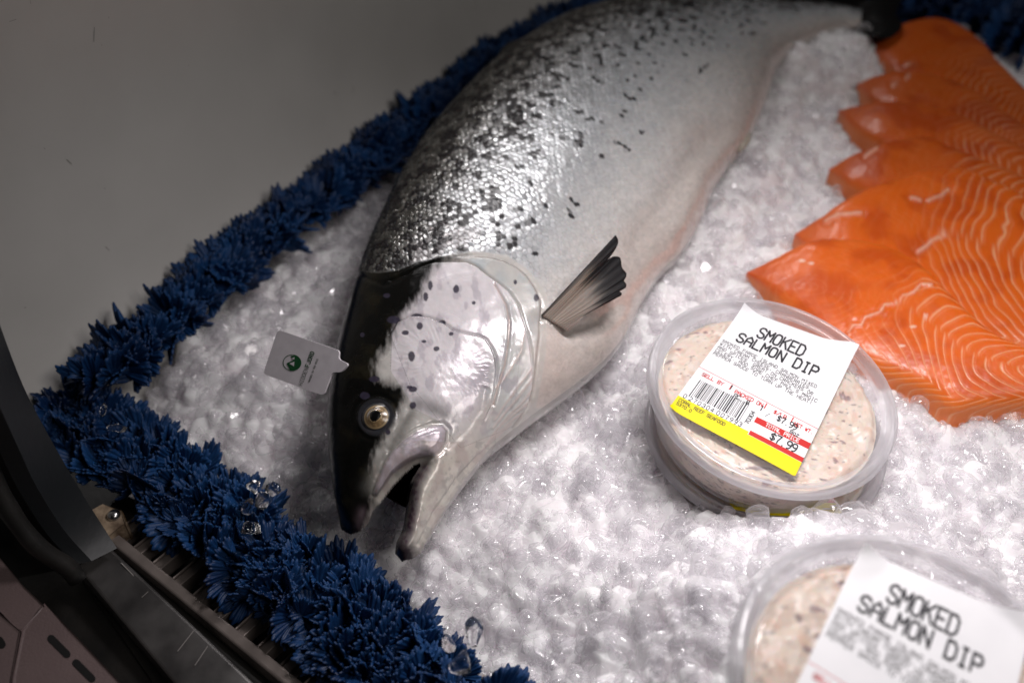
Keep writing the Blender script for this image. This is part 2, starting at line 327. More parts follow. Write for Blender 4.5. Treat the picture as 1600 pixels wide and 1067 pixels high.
# black skirt below the rail and the mauve outer panel
mb = MB()
q = [at(119, 888, -0.02), at(280, 1075, -0.02), at(330, 1200, -0.02), at(100, 1200, -0.03), at(20, 960, -0.03), at(-80, 760, -0.03), at(-60, 640, -0.03)]
V, Q, T = prism(q, (0, 0, -0.02)); mb.add(V, Q, T); tag(mb.build('front_skirt', m_black, smooth=False), 'black recessed skirt between the steel rail and the mauve panel', 'panel')
t = thing('outer_panel', 'dull mauve plastic outer panel with two rounded slots at the lower left', 'panel', at(60, 1000, 0.0))
def slotpoly(cx, cy, L, W_, ang, n=8):
    p = []
    for k in range(n + 1):
        a_ = ang - math.pi / 2 + math.pi * k / n; p.append((cx + L * math.cos(ang) + W_ * math.cos(a_), cy + L * math.sin(ang) + W_ * math.sin(a_)))
    for k in range(n + 1):
        a_ = ang + math.pi / 2 + math.pi * k / n; p.append((cx - L * math.cos(ang) + W_ * math.cos(a_), cy - L * math.sin(ang) + W_ * math.sin(a_)))
    return p
for nm, poly in [('panel_plate', [(34, 916), (73, 958), (188, 1075), (36, 1130), (16, 1067), (30, 990), (32, 962), (36, 918)]),
                 ]:
    pass
pz = 0.004
plates = [[(38, 917), (68, 946), (34, 984), (-6, 950), (-60, 900), (-30, 840)],
          [(70, 948), (110, 985), (196, 1075), (260, 1150), (15, 1150), (21, 1060), (36, 985)],
          [(32, 986), (18, 1062), (10, 1150), (-80, 1150), (-80, 905), (-8, 953)]]
for pl in plates:
    mb = MB(); V, Q, T = prism([at(x, y, pz) for x, y in pl], (0, 0, -0.012)); mb.add(V, Q, T); bevel(mb.build('panel_plate', m_panel, t, False), 0.0009, 2)
for cx, cy in ((92, 1009), (131, 1047)):
    mb = MB(); V, Q, T = prism([at(x, y, pz + 0.0003) for x, y in slotpoly(cx, cy, 17, 6.0, math.radians(45))], (0, 0, -0.001)); mb.add(V, Q, T); mb.build('slot', m_hole, t, False)
mb = MB(); V, Q, T = prism([at(x, y, pz + 0.0003) for x, y in slotpoly(0, 1003, 3, 7, 1.0)], (0, 0, -0.001)); mb.add(V, Q, T); mb.build('slot', m_hole, t, False)
# slate end frame rising from the rail corner
t = thing('end_frame', 'slate grey curved end frame rising from the rail corner at the left', 'frame', at(140, 870, 0.0))
re = resample([(-60, 430), (0, 588), (38, 665), (95, 764), (157, 862)], 24); le = resample([(-70, 560), (0, 707), (28, 764), (71, 831), (117, 882)], 24)
zz = 0.13 * (1 - np.linspace(0, 1, 24)) ** 1.2 + 0.0
A3 = np.array([at(x, y, z) for (x, y), z in zip(re, zz)]); B3 = np.array([at(x, y, z + 0.002) for (x, y), z in zip(le, zz)])
n_ = np.cross(A3[5] - A3[4], B3[4] - A3[4]); n_ /= np.linalg.norm(n_); n_ = n_ * (-1 if n_[2] > 0 else 1)
mb = MB()
for e0, e1 in ((A3, B3), (A3 + n_ * .007, A3), (B3, B3 + n_ * .007), (B3 + n_ * .007, A3 + n_ * .007)):
    mb.add(np.stack([e0, e1], 1).reshape(-1, 3), grid_faces(24, 2))
mb.add([A3[-1], B3[-1], B3[-1] + n_ * .007, A3[-1] + n_ * .007], [[0, 1, 2, 3]])
mb.build('frame_bar', m_frame, t)
mb = MB(); mid_ = (re * .45 + le * .55); M3 = np.array([at(x, y, z - .014) for (x, y), z in zip(mid_, zz)]); L3 = np.array([at(-170, y + 60, z - .02) for (x, y), z in zip(mid_, zz)])
mb.add(np.stack([M3, L3], 1).reshape(-1, 3), grid_faces(24, 2)); mb.add(np.stack([M3 - [0, 0, .004], L3 - [0, 0, .004]], 1).reshape(-1, 3), grid_faces(24, 2)); mb.build('shroud', m_black, t)
mb = MB(); ge = resample([(-90, 600), (-20, 730), (10, 790), (55, 850), (106, 886), (122, 905)], 40)
tube(mb, [at(x, y, z) for (x, y), z in zip(ge, np.linspace(0.1, -0.004, 40))], 0.0042 * (1 + 0.04 * np.sin(np.arange(40) * .9))); mb.build('gasket', m_black, t)
t = thing('corner_bracket', 'grimy brown corner bracket beside the grille end', 'bracket', at(160, 815, -0.01))
mb = MB(); V, Q, T = prism([at(x, y, -0.006) for x, y in [(138, 802), (160, 790), (190, 800), (196, 818), (165, 838), (150, 828)]], (0, 0, -0.01)); mb.add(V, Q, T); bevel(mb.build('plate', m_rust, t, False), 0.001)
c_ = at(177, 803, -0.0045); mb = MB(); a_ = np.linspace(0, 6.283, 20, endpoint=False)
V = np.vstack([[c_ + [math.cos(x) * 0.0032 * s, math.sin(x) * 0.0032 * s, z] for x in a_] for s, z in ((1, -.002), (.95, 0), (.5, .0012), (.02, .0015))]); mb.add(V, grid_faces(4, 20, True)); mb.build('screw', m_chrome, t)

# dark far side of the case
mb = MB(); V, Q, T = prism([(-0.6, 1.45, -0.1), (1.6, 1.45, -0.1), (1.6, 1.45, 1.2), (-0.6, 1.45, 1.2)], (0, 0.02, 0)); mb.add(V, Q, T)
tag(mb.build('far_panel', m_black, smooth=False), 'black panel far behind the fish tail and fillets', 'panel')

# ------------------------------------------------------------------ ice
fish_poly = None
DIP_C = [np.array([0.1211, 0.3286, 0.0461]), np.array([0.1235, 0.1500, 0.0900])]
DIP_N = [np.array([0.118, -0.085, 0.989]), np.array([0.16, -0.09, 0.983])]
LOW_C = [at(1197, 668, 0.014), None]
LOW_C[1] = DIP_C[1] + np.array([-0.004, 0.006, -0.036])
def ice_h(x, y):
    h = 0.010 * (fbm(x * 14 + 3, y * 14 + 5, 2) - 0.5) + 0.007 * (fbm(x * 45, y * 45 + 8, 2) - 0.5)
    u = (x - R0[0]) * ru[0] + (y - R0[1]) * ru[1]; v = (x - R0[0]) * rv[0] + (y - R0[1]) * rv[1]     # v: distance from the rail
    n = (x - WA[0]) * wn[0] + (y - WA[1]) * wn[1]
    h = h - 0.022 * (1 - sst(0.055, 0.12, v)) - 0.008 * (1 - sst(0.02, 0.07, n))
    for c, r0, r1, hh in ((LOW_C[0], 0.062, 0.085, 0.006), (DIP_C[1], 0.06, 0.16, 0.046)):
        d = np.hypot(x - c[0], y - c[1]); h = h + hh * (1 - sst(r0, r1, d))
    d = np.hypot(x - 0.245, y - 0.745); h = h + 0.020 * (1 - sst(0.02, 0.075, d))
    bl = [tuple(at(px_, py_, .01)[:2]) for px_, py_ in ((1225, 110), (1200, 190), (1160, 270), (1118, 330), (1075, 400), (1035, 455), (1005, 500))]
    h = h + 0.013 * (1 - sst(0.004, 0.035, seg_dist(np.atleast_1d(x), np.atleast_1d(y), bl)))
    return h
def proto_chunk(r, sub, p0=12, p1=30):
    import bmesh
    bm = bmesh.new(); bmesh.ops.create_icosphere(bm, subdivisions=sub, radius=1.0)
    V = np.array([v.co[:] for v in bm.verts]); T = np.array([[v.index for v in f.verts] for f in bm.faces]); bm.free()
    n = r.normal(size=(r.integers(7, 12), 3)); n /= np.linalg.norm(n, axis=1)[:, None]
    c = r.uniform(0.62, 1.0, len(n)); p = r.uniform(p0, p1)
    s = (np.maximum(0, V @ n.T) / c) ** p
    rad = 1.0 / np.maximum(s.sum(1) ** (1 / p), 0.55)
    V = V * rad[:, None] * r.uniform(0.75, 1.25, 3); return V, T
prng = np.random.default_rng(3)
protos = [proto_chunk(prng, 3) for _ in range(14)]
protos_lo = [proto_chunk(prng, 3, 26, 60) for _ in range(12)]
def rand_rot(r):
    q = r.normal(size=4); q /= np.linalg.norm(q); a_, b, c, d = q
    return np.array([[1 - 2 * (c * c + d * d), 2 * (b * c - a_ * d), 2 * (b * d + a_ * c)], [2 * (b * c + a_ * d), 1 - 2 * (b * b + d * d), 2 * (c * d - a_ * b)], [2 * (b * d - a_ * c), 2 * (c * d + a_ * b), 1 - 2 * (b * b + c * c)]])
ICE_POLY_PX = [(130, 645), (225, 535), (345, 425), (450, 330), (535, 250), (680, 115), (815, 40), (1000, 10), (1250, 12), (1420, 45), (1700, 45), (1900, 600), (1750, 1200), (800, 1200), (735, 1085), (668, 1010), (595, 945), (540, 900), (460, 838), (400, 775), (300, 715)]
IP = [tuple(at(x, y, 0)[:2]) for x, y in ICE_POLY_PX]
xs = np.array([p[0] for p in IP]); ys = np.array([p[1] for p in IP])
def tubs_clear(x, y, z, rad):
    ok = np.ones(np.shape(x), bool)
    for c, n_, top, bot in ((DIP_C[0], DIP_N[0], 0.2, -0.03), (LOW_C[0], np.array([0.03, -0.02, 1.0]), 0.2, -0.03), (DIP_C[1], DIP_N[1], 0.2, -0.035), (LOW_C[1], DIP_N[1], 0.2, -0.03)):
        n_ = n_ / np.linalg.norm(n_)
        hgt = (x - c[0]) * n_[0] + (y - c[1]) * n_[1] + (z - c[2]) * n_[2]
        d2 = (x - c[0]) ** 2 + (y - c[1]) ** 2 + (z - c[2]) ** 2 - hgt ** 2; R_ = 0.0585 + np.clip(hgt, -0.03, 0) * 0.28
        ok &= ~((hgt > bot - rad * 0.7) & (np.sqrt(np.maximum(d2, 0)) < R_ + rad * 0.75))
    return ok
# lumps are splatted into one dense closed-looking surface so that light can travel inside it
def ice_surface(y0, y1, n_rows, n_cols, u0, u1):
    k = np.linspace(0, 1, n_rows); ysr = y0 + (y1 - y0) * (0.55 * k + 0.45 * k * k)
    us = np.linspace(u0, u1, n_cols); Y = np.repeat(ysr[:, None], n_cols, 1); X = us[None, :] * (0.30 + Y)
    H = ice_h(X, Y) - 0.006 - 0.003 * fbm(X * 200, Y * 200, 2)
    N0 = 42000
    px_ = rng.uniform(xs.min() - .01, xs.max() + .01, N0 * 2); py_ = rng.uniform(y0, y1, N0 * 2)
    k_ = inside(px_, py_, IP); px_, py_ = px_[k_][:N0], py_[k_][:N0]
    qx, qy = proj(np.stack([px_, py_, np.zeros_like(px_)], 1)); vis = (qx > 60) & (qx < 1760) & (qy > -60) & (qy < 1250); px_, py_ = px_[vis], py_[vis]
    rad = np.clip(rng.lognormal(math.log(0.0034), 0.42, len(px_)), 0.0016, 0.0095)
    hz = ice_h(px_, py_) - 0.0035 + rng.uniform(-0.0030, 0.0022, len(px_)) - (rad - .0034) * .2
    for x, y, z, r_ in zip(px_, py_, hz, rad):
        i0 = np.searchsorted(ysr, y - 1.5 * r_); i1 = np.searchsorted(ysr, y + 1.5 * r_)
        j0 = np.searchsorted(us, (x - 1.6 * r_) / (0.30 + y)); j1 = np.searchsorted(us, (x + 1.6 * r_) / (0.30 + y))
        if i1 - i0 < 2 or j1 - j0 < 2: continue
        Xp = (X[i0:i1, j0:j1] - x) / r_; Yp = (Y[i0:i1, j0:j1] - y) / r_
        m_ = rng.integers(6, 9); az = rng.uniform(0, 2 * np.pi, m_) ; el = rng.uniform(0.0, 1.25, m_); el[0] = rng.uniform(1.15, 1.5)
        nx, ny, nz_ = np.cos(az) * np.cos(el), np.sin(az) * np.cos(el), np.maximum(np.sin(el), .16)
        c_ = rng.uniform(.7, 1.0, m_)
        pl = (c_[:, None, None] - nx[:, None, None] * Xp - ny[:, None, None] * Yp) / nz_[:, None, None]
        sph = 1.45 - 1.0 * (Xp * Xp + Yp * Yp)
        kk = 22.0; top = -np.log(np.exp(-kk * np.clip(pl, -3, 3)).sum(0) + np.exp(-kk * np.clip(sph, -3, 3))) / kk
        Z = z + top * r_; blkH = H[i0:i1, j0:j1]; np.maximum(blkH, Z, out=blkH)
    # fine frost
    H += 0.00022 * (fbm(X * 900, Y * 900, 3) - .5) + .0004 * (fbm(X * 350, Y * 350, 2) - .5)
    for c, n_ in ((DIP_C[0], DIP_N[0]), (LOW_C[0], np.array([.05, -.03, 1.0])), (DIP_C[1], DIP_N[1])):
        d = np.hypot(X - c[0], Y - c[1]); pz_ = c[2] - ((X - c[0]) * n_[0] + (Y - c[1]) * n_[1]) / n_[2]
        H = np.where(d < .0475, np.minimum(H, pz_ - .033), H); rim_ = (d >= .0475) & (d < .0600); H = np.where(rim_, np.minimum(H, pz_ - .0065 - (0.0605 - d) * 1.5 + .006 * fbm(X * 90, Y * 90, 2)), H)
    ins = inside(X.ravel(), Y.ravel(), IP).reshape(X.shape); de = seg_dist(X.ravel(), Y.ravel(), IP, True).reshape(X.shape)
    wob = .010 * (fbm(X * 70, Y * 70, 3) - .5)
    H = np.where(ins, H - .03 * (1 - sst(0, .014, de + wob)), -.055)
    V = np.stack([X, Y, H], -1).reshape(-1, 3); Q = grid_faces(n_rows, n_cols)[:, ::-1]
    ok = (ins | (de < .004)).ravel(); Q = Q[ok[Q].all(1)]
    used = np.zeros(len(V), bool); used[Q.ravel()] = True; mp = np.cumsum(used) - 1
    return V[used], mp[Q]
ice_mb = MB(); v_, q_ = ice_surface(0.165, 0.95, 1350, 1300, -0.42, 0.56); ice_mb.add(v_, q_)
ICE = ice_mb.build('crushed_ice', m_ice)
# loose glassy granules lying on the bed
GX_, GY_, GZ_ = v_[:, 0], v_[:, 1], v_[:, 2]
pick = rng.choice(len(v_), 10500, replace=False)
gm = MB()
for k in pick:
    x, y, z = v_[k]
    if z < -.034 or y > .80: continue
    r_ = float(np.clip(rng.lognormal(math.log(.0026), .42), .0012, .0062))
    if not tubs_clear(x, y, z, r_): continue
    P = protos_lo; v, t3 = P[rng.integers(len(P))]; gm.add((v * r_) @ rand_rot(rng).T + [x, y, z - r_ * rng.uniform(-.1, .7)], None, t3)
gm.build('ice_granules', m_gran, ICE)
tag(ICE, 'bed of crushed ice filling the display case under the fish', 'ice', kind='stuff')

# ------------------------------------------------------------------ lofts traced from outlines
def loft_world(Dpx, Vpx, zD, zV, T, p, skew=1.0, iters=12):
    """section k: edge points D and V (traced), half thickness T[k]; edges are moved until the body's silhouette meets the tracing"""
    Dpx = np.array(Dpx, float); Vpx = np.array(Vpx, float); n = len(Dpx)
    D = np.array([at(x, y, z) for (x, y), z in zip(Dpx, zD)]); W = np.array([at(x, y, z) for (x, y), z in zip(Vpx, zV)])
    th = np.linspace(0, np.pi, 80)
    for it in range(iters):
        for k in range(n):
            w_, h_ = prof_wh(th, p, skew)
            P = D[k] + (W[k] - D[k]) * w_[:, None] + np.array([0, 0, 1.0]) * (T[k] * h_)[:, None]
            qx, qy = proj(P); dr = Vpx[k] - Dpx[k]; L = np.hypot(*dr)
            if L < 6: continue
            dr = dr / L; s = (qx - Dpx[k][0]) * dr[0] + (qy - Dpx[k][1]) * dr[1]
            e0, e1 = s.min(), s.max() - L
            full = np.linalg.norm(W[k] - D[k]); u = (W[k] - D[k]) / full; ppm = L / full
            D[k] = D[k] - u * np.clip(e0 / ppm, -.01, .01) * 0.7; W[k] = W[k] - u * np.clip(e1 / ppm, -.01, .01) * 0.7
            if np.linalg.norm(W[k] - D[k]) < 0.002: W[k] = D[k] + u * 0.002
    return D, W
def prof_wh(th, p, skew):
    c = np.cos(th); s = np.sin(th)
    w_ = 0.5 - 0.5 * np.sign(c) * np.abs(c) ** (2 / p); h_ = np.abs(s) ** (2 / p)
    return np.clip(w_, 0, 1) ** skew, h_

# ------------------------------------------------------------------ the salmon
ST = [  # dorsal edge, ventral edge, half thickness, height of the mid plane
 ((1345, 14), (1343, 44), .007, .018), ((1290, 8), (1305, 46), .010, .020), ((1215, 5), (1250, 72), .015, .022), ((1135, 4), (1216, 103), .021, .024),
 ((1060, 7), (1200, 146), .027, .027), ((990, 14), (1184, 188), .033, .029), ((920, 28), (1163, 228), .038, .030), ((852, 55), (1137, 258), .041, .031),
 ((800, 88), (1114, 295), .043, .032), ((750, 126), (1096, 340), .045, .032), ((702, 175), (1066, 390), .046, .032), ((658, 228), (1032, 425), .046, .032),
 ((626, 275), (1003, 470), .046, .032), ((600, 320), (978, 520), .046, .032), ((580, 362), (946, 560), .045, .032), ((561, 405), (906, 594), .044, .032),
 ((545, 450), (868, 622), .042, .032), ((531, 497), (833, 647), .040, .031), ((519, 550), (801, 672), .037, .030), ((510, 600), (768, 698), .034, .029),
 ((505, 650), (739, 733), .030, .027), ((507, 700), (713, 768), .026, .025), ((513, 745), (690, 803), .022, .022), ((522, 790), (668, 842), .017, .019),
 ((532, 830), (646, 874), .012, .017), ((545, 862), (625, 900), .009, .016)]
Dp = [s[0] for s in ST]; Vp = [s[1] for s in ST]; TT = [s[2] for s in ST]; ZM = [s[3] for s in ST]
FD, FV = loft_world(Dp, Vp, ZM, ZM, TT, 2.15, 1.08)
NS, NT = 1500, 400
SD, SV = spline(FD, NS), spline(FV, NS); STk = spline([[t] for t in TT], NS)[:, 0]; STATION = np.linspace(0, len(ST) - 1, NS)
th = np.linspace(0, np.pi, NT); w_, h_ = prof_wh(th, 2.15, 1.08)
P = SD[:, None, :] + (SV - SD)[:, None, :] * w_[None, :, None]; P[..., 2] += STk[:, None] * h_[None, :]
MOUTHP = None
# normals of the smooth body
def grid_normals(P):
    a_ = np.gradient(P, axis=0); b = np.gradient(P, axis=1); n = np.cross(a_, b); n /= (np.linalg.norm(n, axis=2)[..., None] + 1e-12)
    return n
N = grid_normals(P); N *= np.sign((N[..., 2].mean()))
PX, PY = proj(P.reshape(-1, 3)); PX = PX.reshape(NS, NT); PY = PY.reshape(NS, NT)
Tt = np.broadcast_to(th[None, :] / np.pi, (NS, NT)); St = np.broadcast_to(STATION[:, None], (NS, NT))
fx, fy = PX.ravel(), PY.ravel()
disp = np.zeros(fx.shape)
MM = 0.001
# mouth opening (also trims the body beyond the jaw tips)
MOUTH = [(548, 836), (563, 832), (575, 820), (582, 802), (600, 781), (615, 761), (632, 742), (650, 727), (661, 722), (652, 735), (642, 752), (637, 775), (634, 800), (629, 828), (619, 848), (617, 864), (628, 877),
         (643, 874), (660, 862), (700, 950), (560, 950), (480, 880), (500, 820), (522, 806), (535, 828)]
WR = 25.0
near_head = (St.ravel() > 18.5); hb_ = sst(18.5, 19.8, St.ravel())
zbase = (spline([[z] for z in ZM], NS)[:, 0][:, None] * np.ones((1, NT))).ravel() - 0.004
zfull = P[..., 2].ravel().copy(); kz = np.ones(len(zfull)); hidx = np.where(near_head)[0]; Ph = P.reshape(-1, 3)[hidx].copy()
for it in range(14):
    Ph[:, 2] = zbase[hidx] + (zfull[hidx] - zbase[hidx]) * kz[hidx]
    qx_, qy_ = proj(Ph); dd_ = seg_dist(qx_, qy_, MOUTH, True); ii_ = inside(qx_, qy_, MOUTH)
    r_ = np.where(ii_, 0.0, np.sqrt(np.clip(1 - (1 - np.clip(dd_ / WR, 0, 1)) ** 2, 0, 1))); r_ = 1 - (1 - r_) * hb_[hidx]
    kz[hidx] = kz[hidx] * .5 + r_ * .5
k2 = kz.reshape(NS, NT)
for ax_ in (0, 1):
    for _ in range(2):
        k2 = sum(np.roll(k2, sft, axis=ax_) for sft in range(-4, 5)) / 9.0 if ax_ == 1 else sum(np.vstack([k2[:1]] * max(0, sft) + [k2[max(0, -sft):NS - max(0, sft)]] + [k2[-1:]] * max(0, -sft)) for sft in range(-4, 5)) / 9.0
k2[:, :9] = kz.reshape(NS, NT)[:, :9]; k2[:, -9:] = kz.reshape(NS, NT)[:, -9:]; kz = k2.ravel().copy(); kz[~near_head] = 1.0
P.reshape(-1, 3)[hidx, 2] = zbase[hidx] + (zfull[hidx] - zbase[hidx]) * kz[hidx]
PX, PY = proj(P.reshape(-1, 3)); PX = PX.reshape(NS, NT); PY = PY.reshape(NS, NT); fx, fy = PX.ravel(), PY.ravel()
d_m = seg_dist(fx, fy, MOUTH, True); in_m = inside(fx, fy, MOUTH); rr_ = kz
N = grid_normals(P); N *= np.sign((N[..., 2].mean()))
# plates and creases
def plate(poly, edge, h, L, soft=2.2, groove=0.35):
    d = seg_dist(fx, fy, edge); ins_ = inside(fx, fy, poly)
    sd = np.where(ins_, d, -d); dcl = seg_dist(fx, fy, [edge[-1]] + list(poly[len(edge):]) + [edge[0]]); fade = sst(0, 45, dcl); sd = np.where(ins_, np.minimum(sd, dcl * 3), sd)
    return fade * h * sst(-soft, soft, sd) * np.exp(-np.maximum(sd, 0) / L) - groove * np.exp(-((np.where(ins_, d, -d) + 2.5) / 2.5) ** 2) * MM * sst(0, 8, dcl + 5 * ins_), sd, ins_
OPE = [(606, 442), (625, 434), (640, 428), (660, 418), (680, 412), (705, 411), (728, 412), (745, 419), (758, 430), (776, 443), (795, 458), (808, 478), (815, 498), (822, 520), (827, 545), (830, 575), (829, 603), (821, 636), (801, 666)]
OPP = OPE + [(720, 700), (640, 600), (600, 500)]
dsp, sd_o, in_o = plate(OPP, OPE, 1.7 * MM, 90, groove=0.7); disp += dsp
PRE = [(612, 520), (622, 504), (640, 498), (655, 497), (670, 500), (690, 506), (708, 519), (728, 524), (745, 527), (757, 533), (766, 547), (771, 560), (773, 580), (770, 605), (764, 635), (752, 660)]
PRP = PRE + [(700, 665), (650, 640), (610, 580)]
dsp, sd_p, in_p = plate(PRP, PRE, 1.5 * MM, 60, groove=0.6); disp += dsp
CLE = [(712, 404), (740, 401), (765, 403), (787, 409), (806, 419), (822, 432), (835, 451), (843, 470), (845, 495), (842, 520), (838, 550), (834, 590), (828, 625)]
CLP = CLE + [(800, 640), (815, 520), (790, 450), (740, 412)]
dsp, sd_c, in_c = plate(CLP, CLE, 0.6 * MM, 60, groove=0.2); disp += dsp
MAX = [(584, 772), (588, 757), (594, 741), (602, 722), (614, 704), (628, 689), (651, 673), (676, 664), (691, 664), (699, 672), (698, 688), (688, 704), (674, 713), (657, 716), (635, 726), (614, 741), (600, 760), (590, 774)]
d = seg_dist(fx, fy, MAX, True); in_x = inside(fx, fy, MAX); sd_x = np.where(in_x, d, -d)
disp += 1.7 * MM * sst(0, 14, sd_x) - 0.7 * MM * np.exp(-((sd_x + 3) / 3.5) ** 2)
def crease(pts, h, wd): return h * MM * np.exp(-(seg_dist(fx, fy, pts) / wd) ** 2)
LINES = [[(772, 447), (790, 478), (795, 505), (793, 540), (788, 570), (778, 600), (770, 632)]]
RAYS = [[(817, 524), (812, 551), (793, 582), (774, 606)], [(828, 575), (807, 604), (785, 633), (772, 655)], [(829, 590), (812, 612), (790, 640), (770, 668)], [(828, 608), (812, 628), (790, 652), (768, 680)],
        [(824, 624), (806, 642), (782, 664), (762, 690)], [(812, 645), (790, 664), (768, 684), (752, 705)], [(798, 662), (776, 682), (752, 706)]]
l1 = seg_dist(fx, fy, LINES[0]); disp -= 0.55 * MM * np.exp(-(l1 / 2.0) ** 2); disp += 0.12 * MM * np.exp(-((l1 - 5) / 3) ** 2)
ray_d = np.full(fx.shape, 1e9)
for r_ in RAYS: ray_d = np.minimum(ray_d, seg_dist(fx, fy, r_))
disp += 0.32 * MM * np.exp(-(ray_d / 3.5) ** 2)
disp -= crease([(700, 700), (728, 672), (748, 640), (756, 610)], 0.7, 6)
disp -= crease([(655, 850), (680, 800), (712, 752), (745, 715), (775, 690)], 0.8, 3.5)
disp -= crease([(560, 430), (600, 445), (625, 437), (640, 428)], 0.5, 4)
# cheek bones, eye socket, brow
ex, ey = 588.0, 652.0; de_ = np.hypot(fx - ex, (fy - ey) * 1.0)
disp += -0.9 * MM * np.exp(-(de_ / 20) ** 4) + 0.10 * MM * np.exp(-((de_ - 27) / 3.5) ** 2) - 0.4 * MM * np.exp(-((de_ - 35) / 4.0) ** 2)
disp += crease([(640, 640), (622, 672), (606, 700)], -0.6, 5)
disp += (fbm(fx / 30, fy / 30, 3) - 0.5) * 0.55 * MM + (fbm(fx / 9, fy / 9, 2) - 0.5) * 0.10 * MM
fan_ang = np.arctan2(fy - 575, fx - 700); disp += 0.05 * MM * sst(.45, .6, fbm(fx / 18, fy / 18, 2)) * np.sin(fan_ang * 52 + 5 * fbm(fx / 12, fy / 12, 2)) * sst(35, 60, np.hypot(fx - 700, fy - 575)) * in_p * sst(-2, 20, sd_p) * (fy < 620)
# belly folds
disp += -2.5 * MM * np.exp(-(seg_dist(fx, fy, [(845, 500), (880, 520), (930, 505), (965, 480)]) / 14) ** 2) * 1.0
disp += -3.0 * MM * np.exp(-(seg_dist(fx, fy, [(1000, 380), (1060, 290), (1110, 220)]) / 30) ** 2)
disp += 2.5 * MM * np.exp(-(seg_dist(fx, fy, [(1060, 350), (1100, 270), (1140, 225)]) / 18) ** 2)
# scales: rows in body coordinates
mid = P[:, NT // 2, :]; U_arc = np.r_[0, np.cumsum(np.linalg.norm(np.diff(mid, axis=0), axis=1))]
Va = np.concatenate([np.zeros((NS, 1)), np.cumsum(np.linalg.norm(np.diff(P, axis=1), axis=2), axis=1)], 1)
girth = Va[:, -1:]; uref = U_arc[:, None] / 0.0063 + 0.0 * Va; gref = 0.215
vref = (Va / girth) * gref / 0.0039 * np.clip((girth / 0.18), 0.5, 1.3) ** 0.0
uu = uref + 1.1 * (fbm(uref / 9, vref / 9, 2) - 0.5) + 1.6 * (Tt - 0.5) ** 2 * 0; vv = vref + 1.0 * (fbm(uref / 9 + 50, vref / 9, 2) - 0.5)
uu = (uu + .38 * (vnoise(uref * 1.1 + 9, vref * 1.1) - .5)).ravel(); vv = (vv + .38 * (vnoise(uref * 1.1, vref * 1.1 + 33) - .5)).ravel()
# nearest of two interleaved lattices, overlapping towards the tail (smaller u)
def cell(uo, vo):
    ci = np.round(uu - uo); cj = np.round((vv - vo)); return ci, cj, uu - uo - ci, vv - vo - cj
c1 = cell(0, 0); c2 = cell(0.5, 0.5)
dA = (1.6 * c1[2]) ** 2 + c1[3] ** 2; dB = (1.6 * c2[2]) ** 2 + c2[3] ** 2
useA = dA < dB
ci = np.where(useA, c1[0], c2[0] + 0.5); cj = np.where(useA, c1[1], c2[1] + 0.5); lu = np.where(useA, c1[2], c2[2]); lv = np.where(useA, c1[3], c2[3]); dc = np.minimum(dA, dB)
hsh = (np.abs(np.sin(ci * 127.1 + cj * 311.7) * 43758.5453)) % 1.0; hs2 = (np.abs(np.sin(ci * 269.5 + cj * 183.3) * 24634.634)) % 1.0; hs3 = (np.abs(np.sin(ci * 91.3 + cj * 47.7) * 13758.77)) % 1.0
edge = 1 - sst(0.02, 0.12, np.minimum(np.abs(dA - dB) / 1.88, .5 - np.abs(lv)))
SCALE_R = [(556, 425), (590, 428), (620, 424), (650, 412), (690, 402), (740, 395), (790, 400), (826, 425), (848, 452), (856, 490), (850, 560), (835, 640), (900, 640), (1500, 300), (1500, -100), (500, -100), (520, 360)]
d = seg_dist(fx, fy, SCALE_R, True); in_s = inside(fx, fy, SCALE_R); scm = sst(-2, 6, np.where(in_s, d, -d)) * (St.ravel() < 17.2)
Tf = Tt.ravel()
scal_amt = scm * (1 - 0.75 * sst(0.62, 0.85, Tf)) * (1 - .85 * np.exp(-(np.hypot(fx - 875, fy - 580) / 60) ** 2))
tip_fade = sst(0.0, 2.0, St.ravel())
disp += scal_amt * tip_fade * MM * ((0.38 * (0.5 - lu) * (1 - edge) - 0.24 * edge + 1.7 * (hsh - 0.5) * lu + 1.7 * (hs2 - 0.5) * lv) * (1 - .78 * sst(.36, .58, Tf)))
disp *= np.where(near_head, np.clip(rr_ * 1.3, 0, 1), 1)
Z0 = P[..., 2].ravel(); zb = 0.014
disp *= sst(0, .045, Tf) * sst(0, .045, 1 - Tf)
P2 = P.reshape(-1, 3) + N.reshape(-1, 3) * disp[:, None]
# ---- colours
def rgb(*c): return np.array(c, float)
n1 = fbm(fx / 34, fy / 34, 5); nf = fbm(fx / 7, fy / 7, 4); nl = fbm(fx / 90 + 7, fy / 90, 3)
def mix(A, B, t): return A * (1 - t[:, None]) + B * t[:, None]
C = np.tile(rgb(.60, .585, .57), (len(fx), 1)); met = np.full(len(fx), 0.15)
# flank gradient: 0 back .. 1 belly
tb = Tf + 0.10 * (n1 - 0.5) + 0.05 * (nf - .5)
dark_back = 1 - sst(0.30, 0.52, tb)
C = mix(C, rgb(.60, .62, .64)[None], 1 - sst(0.55, 0.75, tb)); met = .42 - .28 * sst(.45, .8, tb)
C = mix(C, rgb(.62, .56, .52)[None], sst(.70, .90, tb + .1 * (nl - .5)))
base_back = mix(np.tile(rgb(.27, .265, .245), (len(fx), 1)), rgb(.014, .014, .011)[None], 1 - sst(0.07, 0.36, tb + .12 * (hs3 - .5)))
C = mix(C, base_back, dark_back)
met = np.clip(met + .42 * dark_back, 0, .85)
sv = 1 + (1.3 * (hs2 - .5) + .35 * (nf - .5)) * (1 - .8 * sst(.38, .58, Tf))
C = np.where((scm > 0)[:, None], C * (1 + (sv - 1) * scm * (1 - 0.7 * sst(.5, .7, Tf)))[:, None], C)
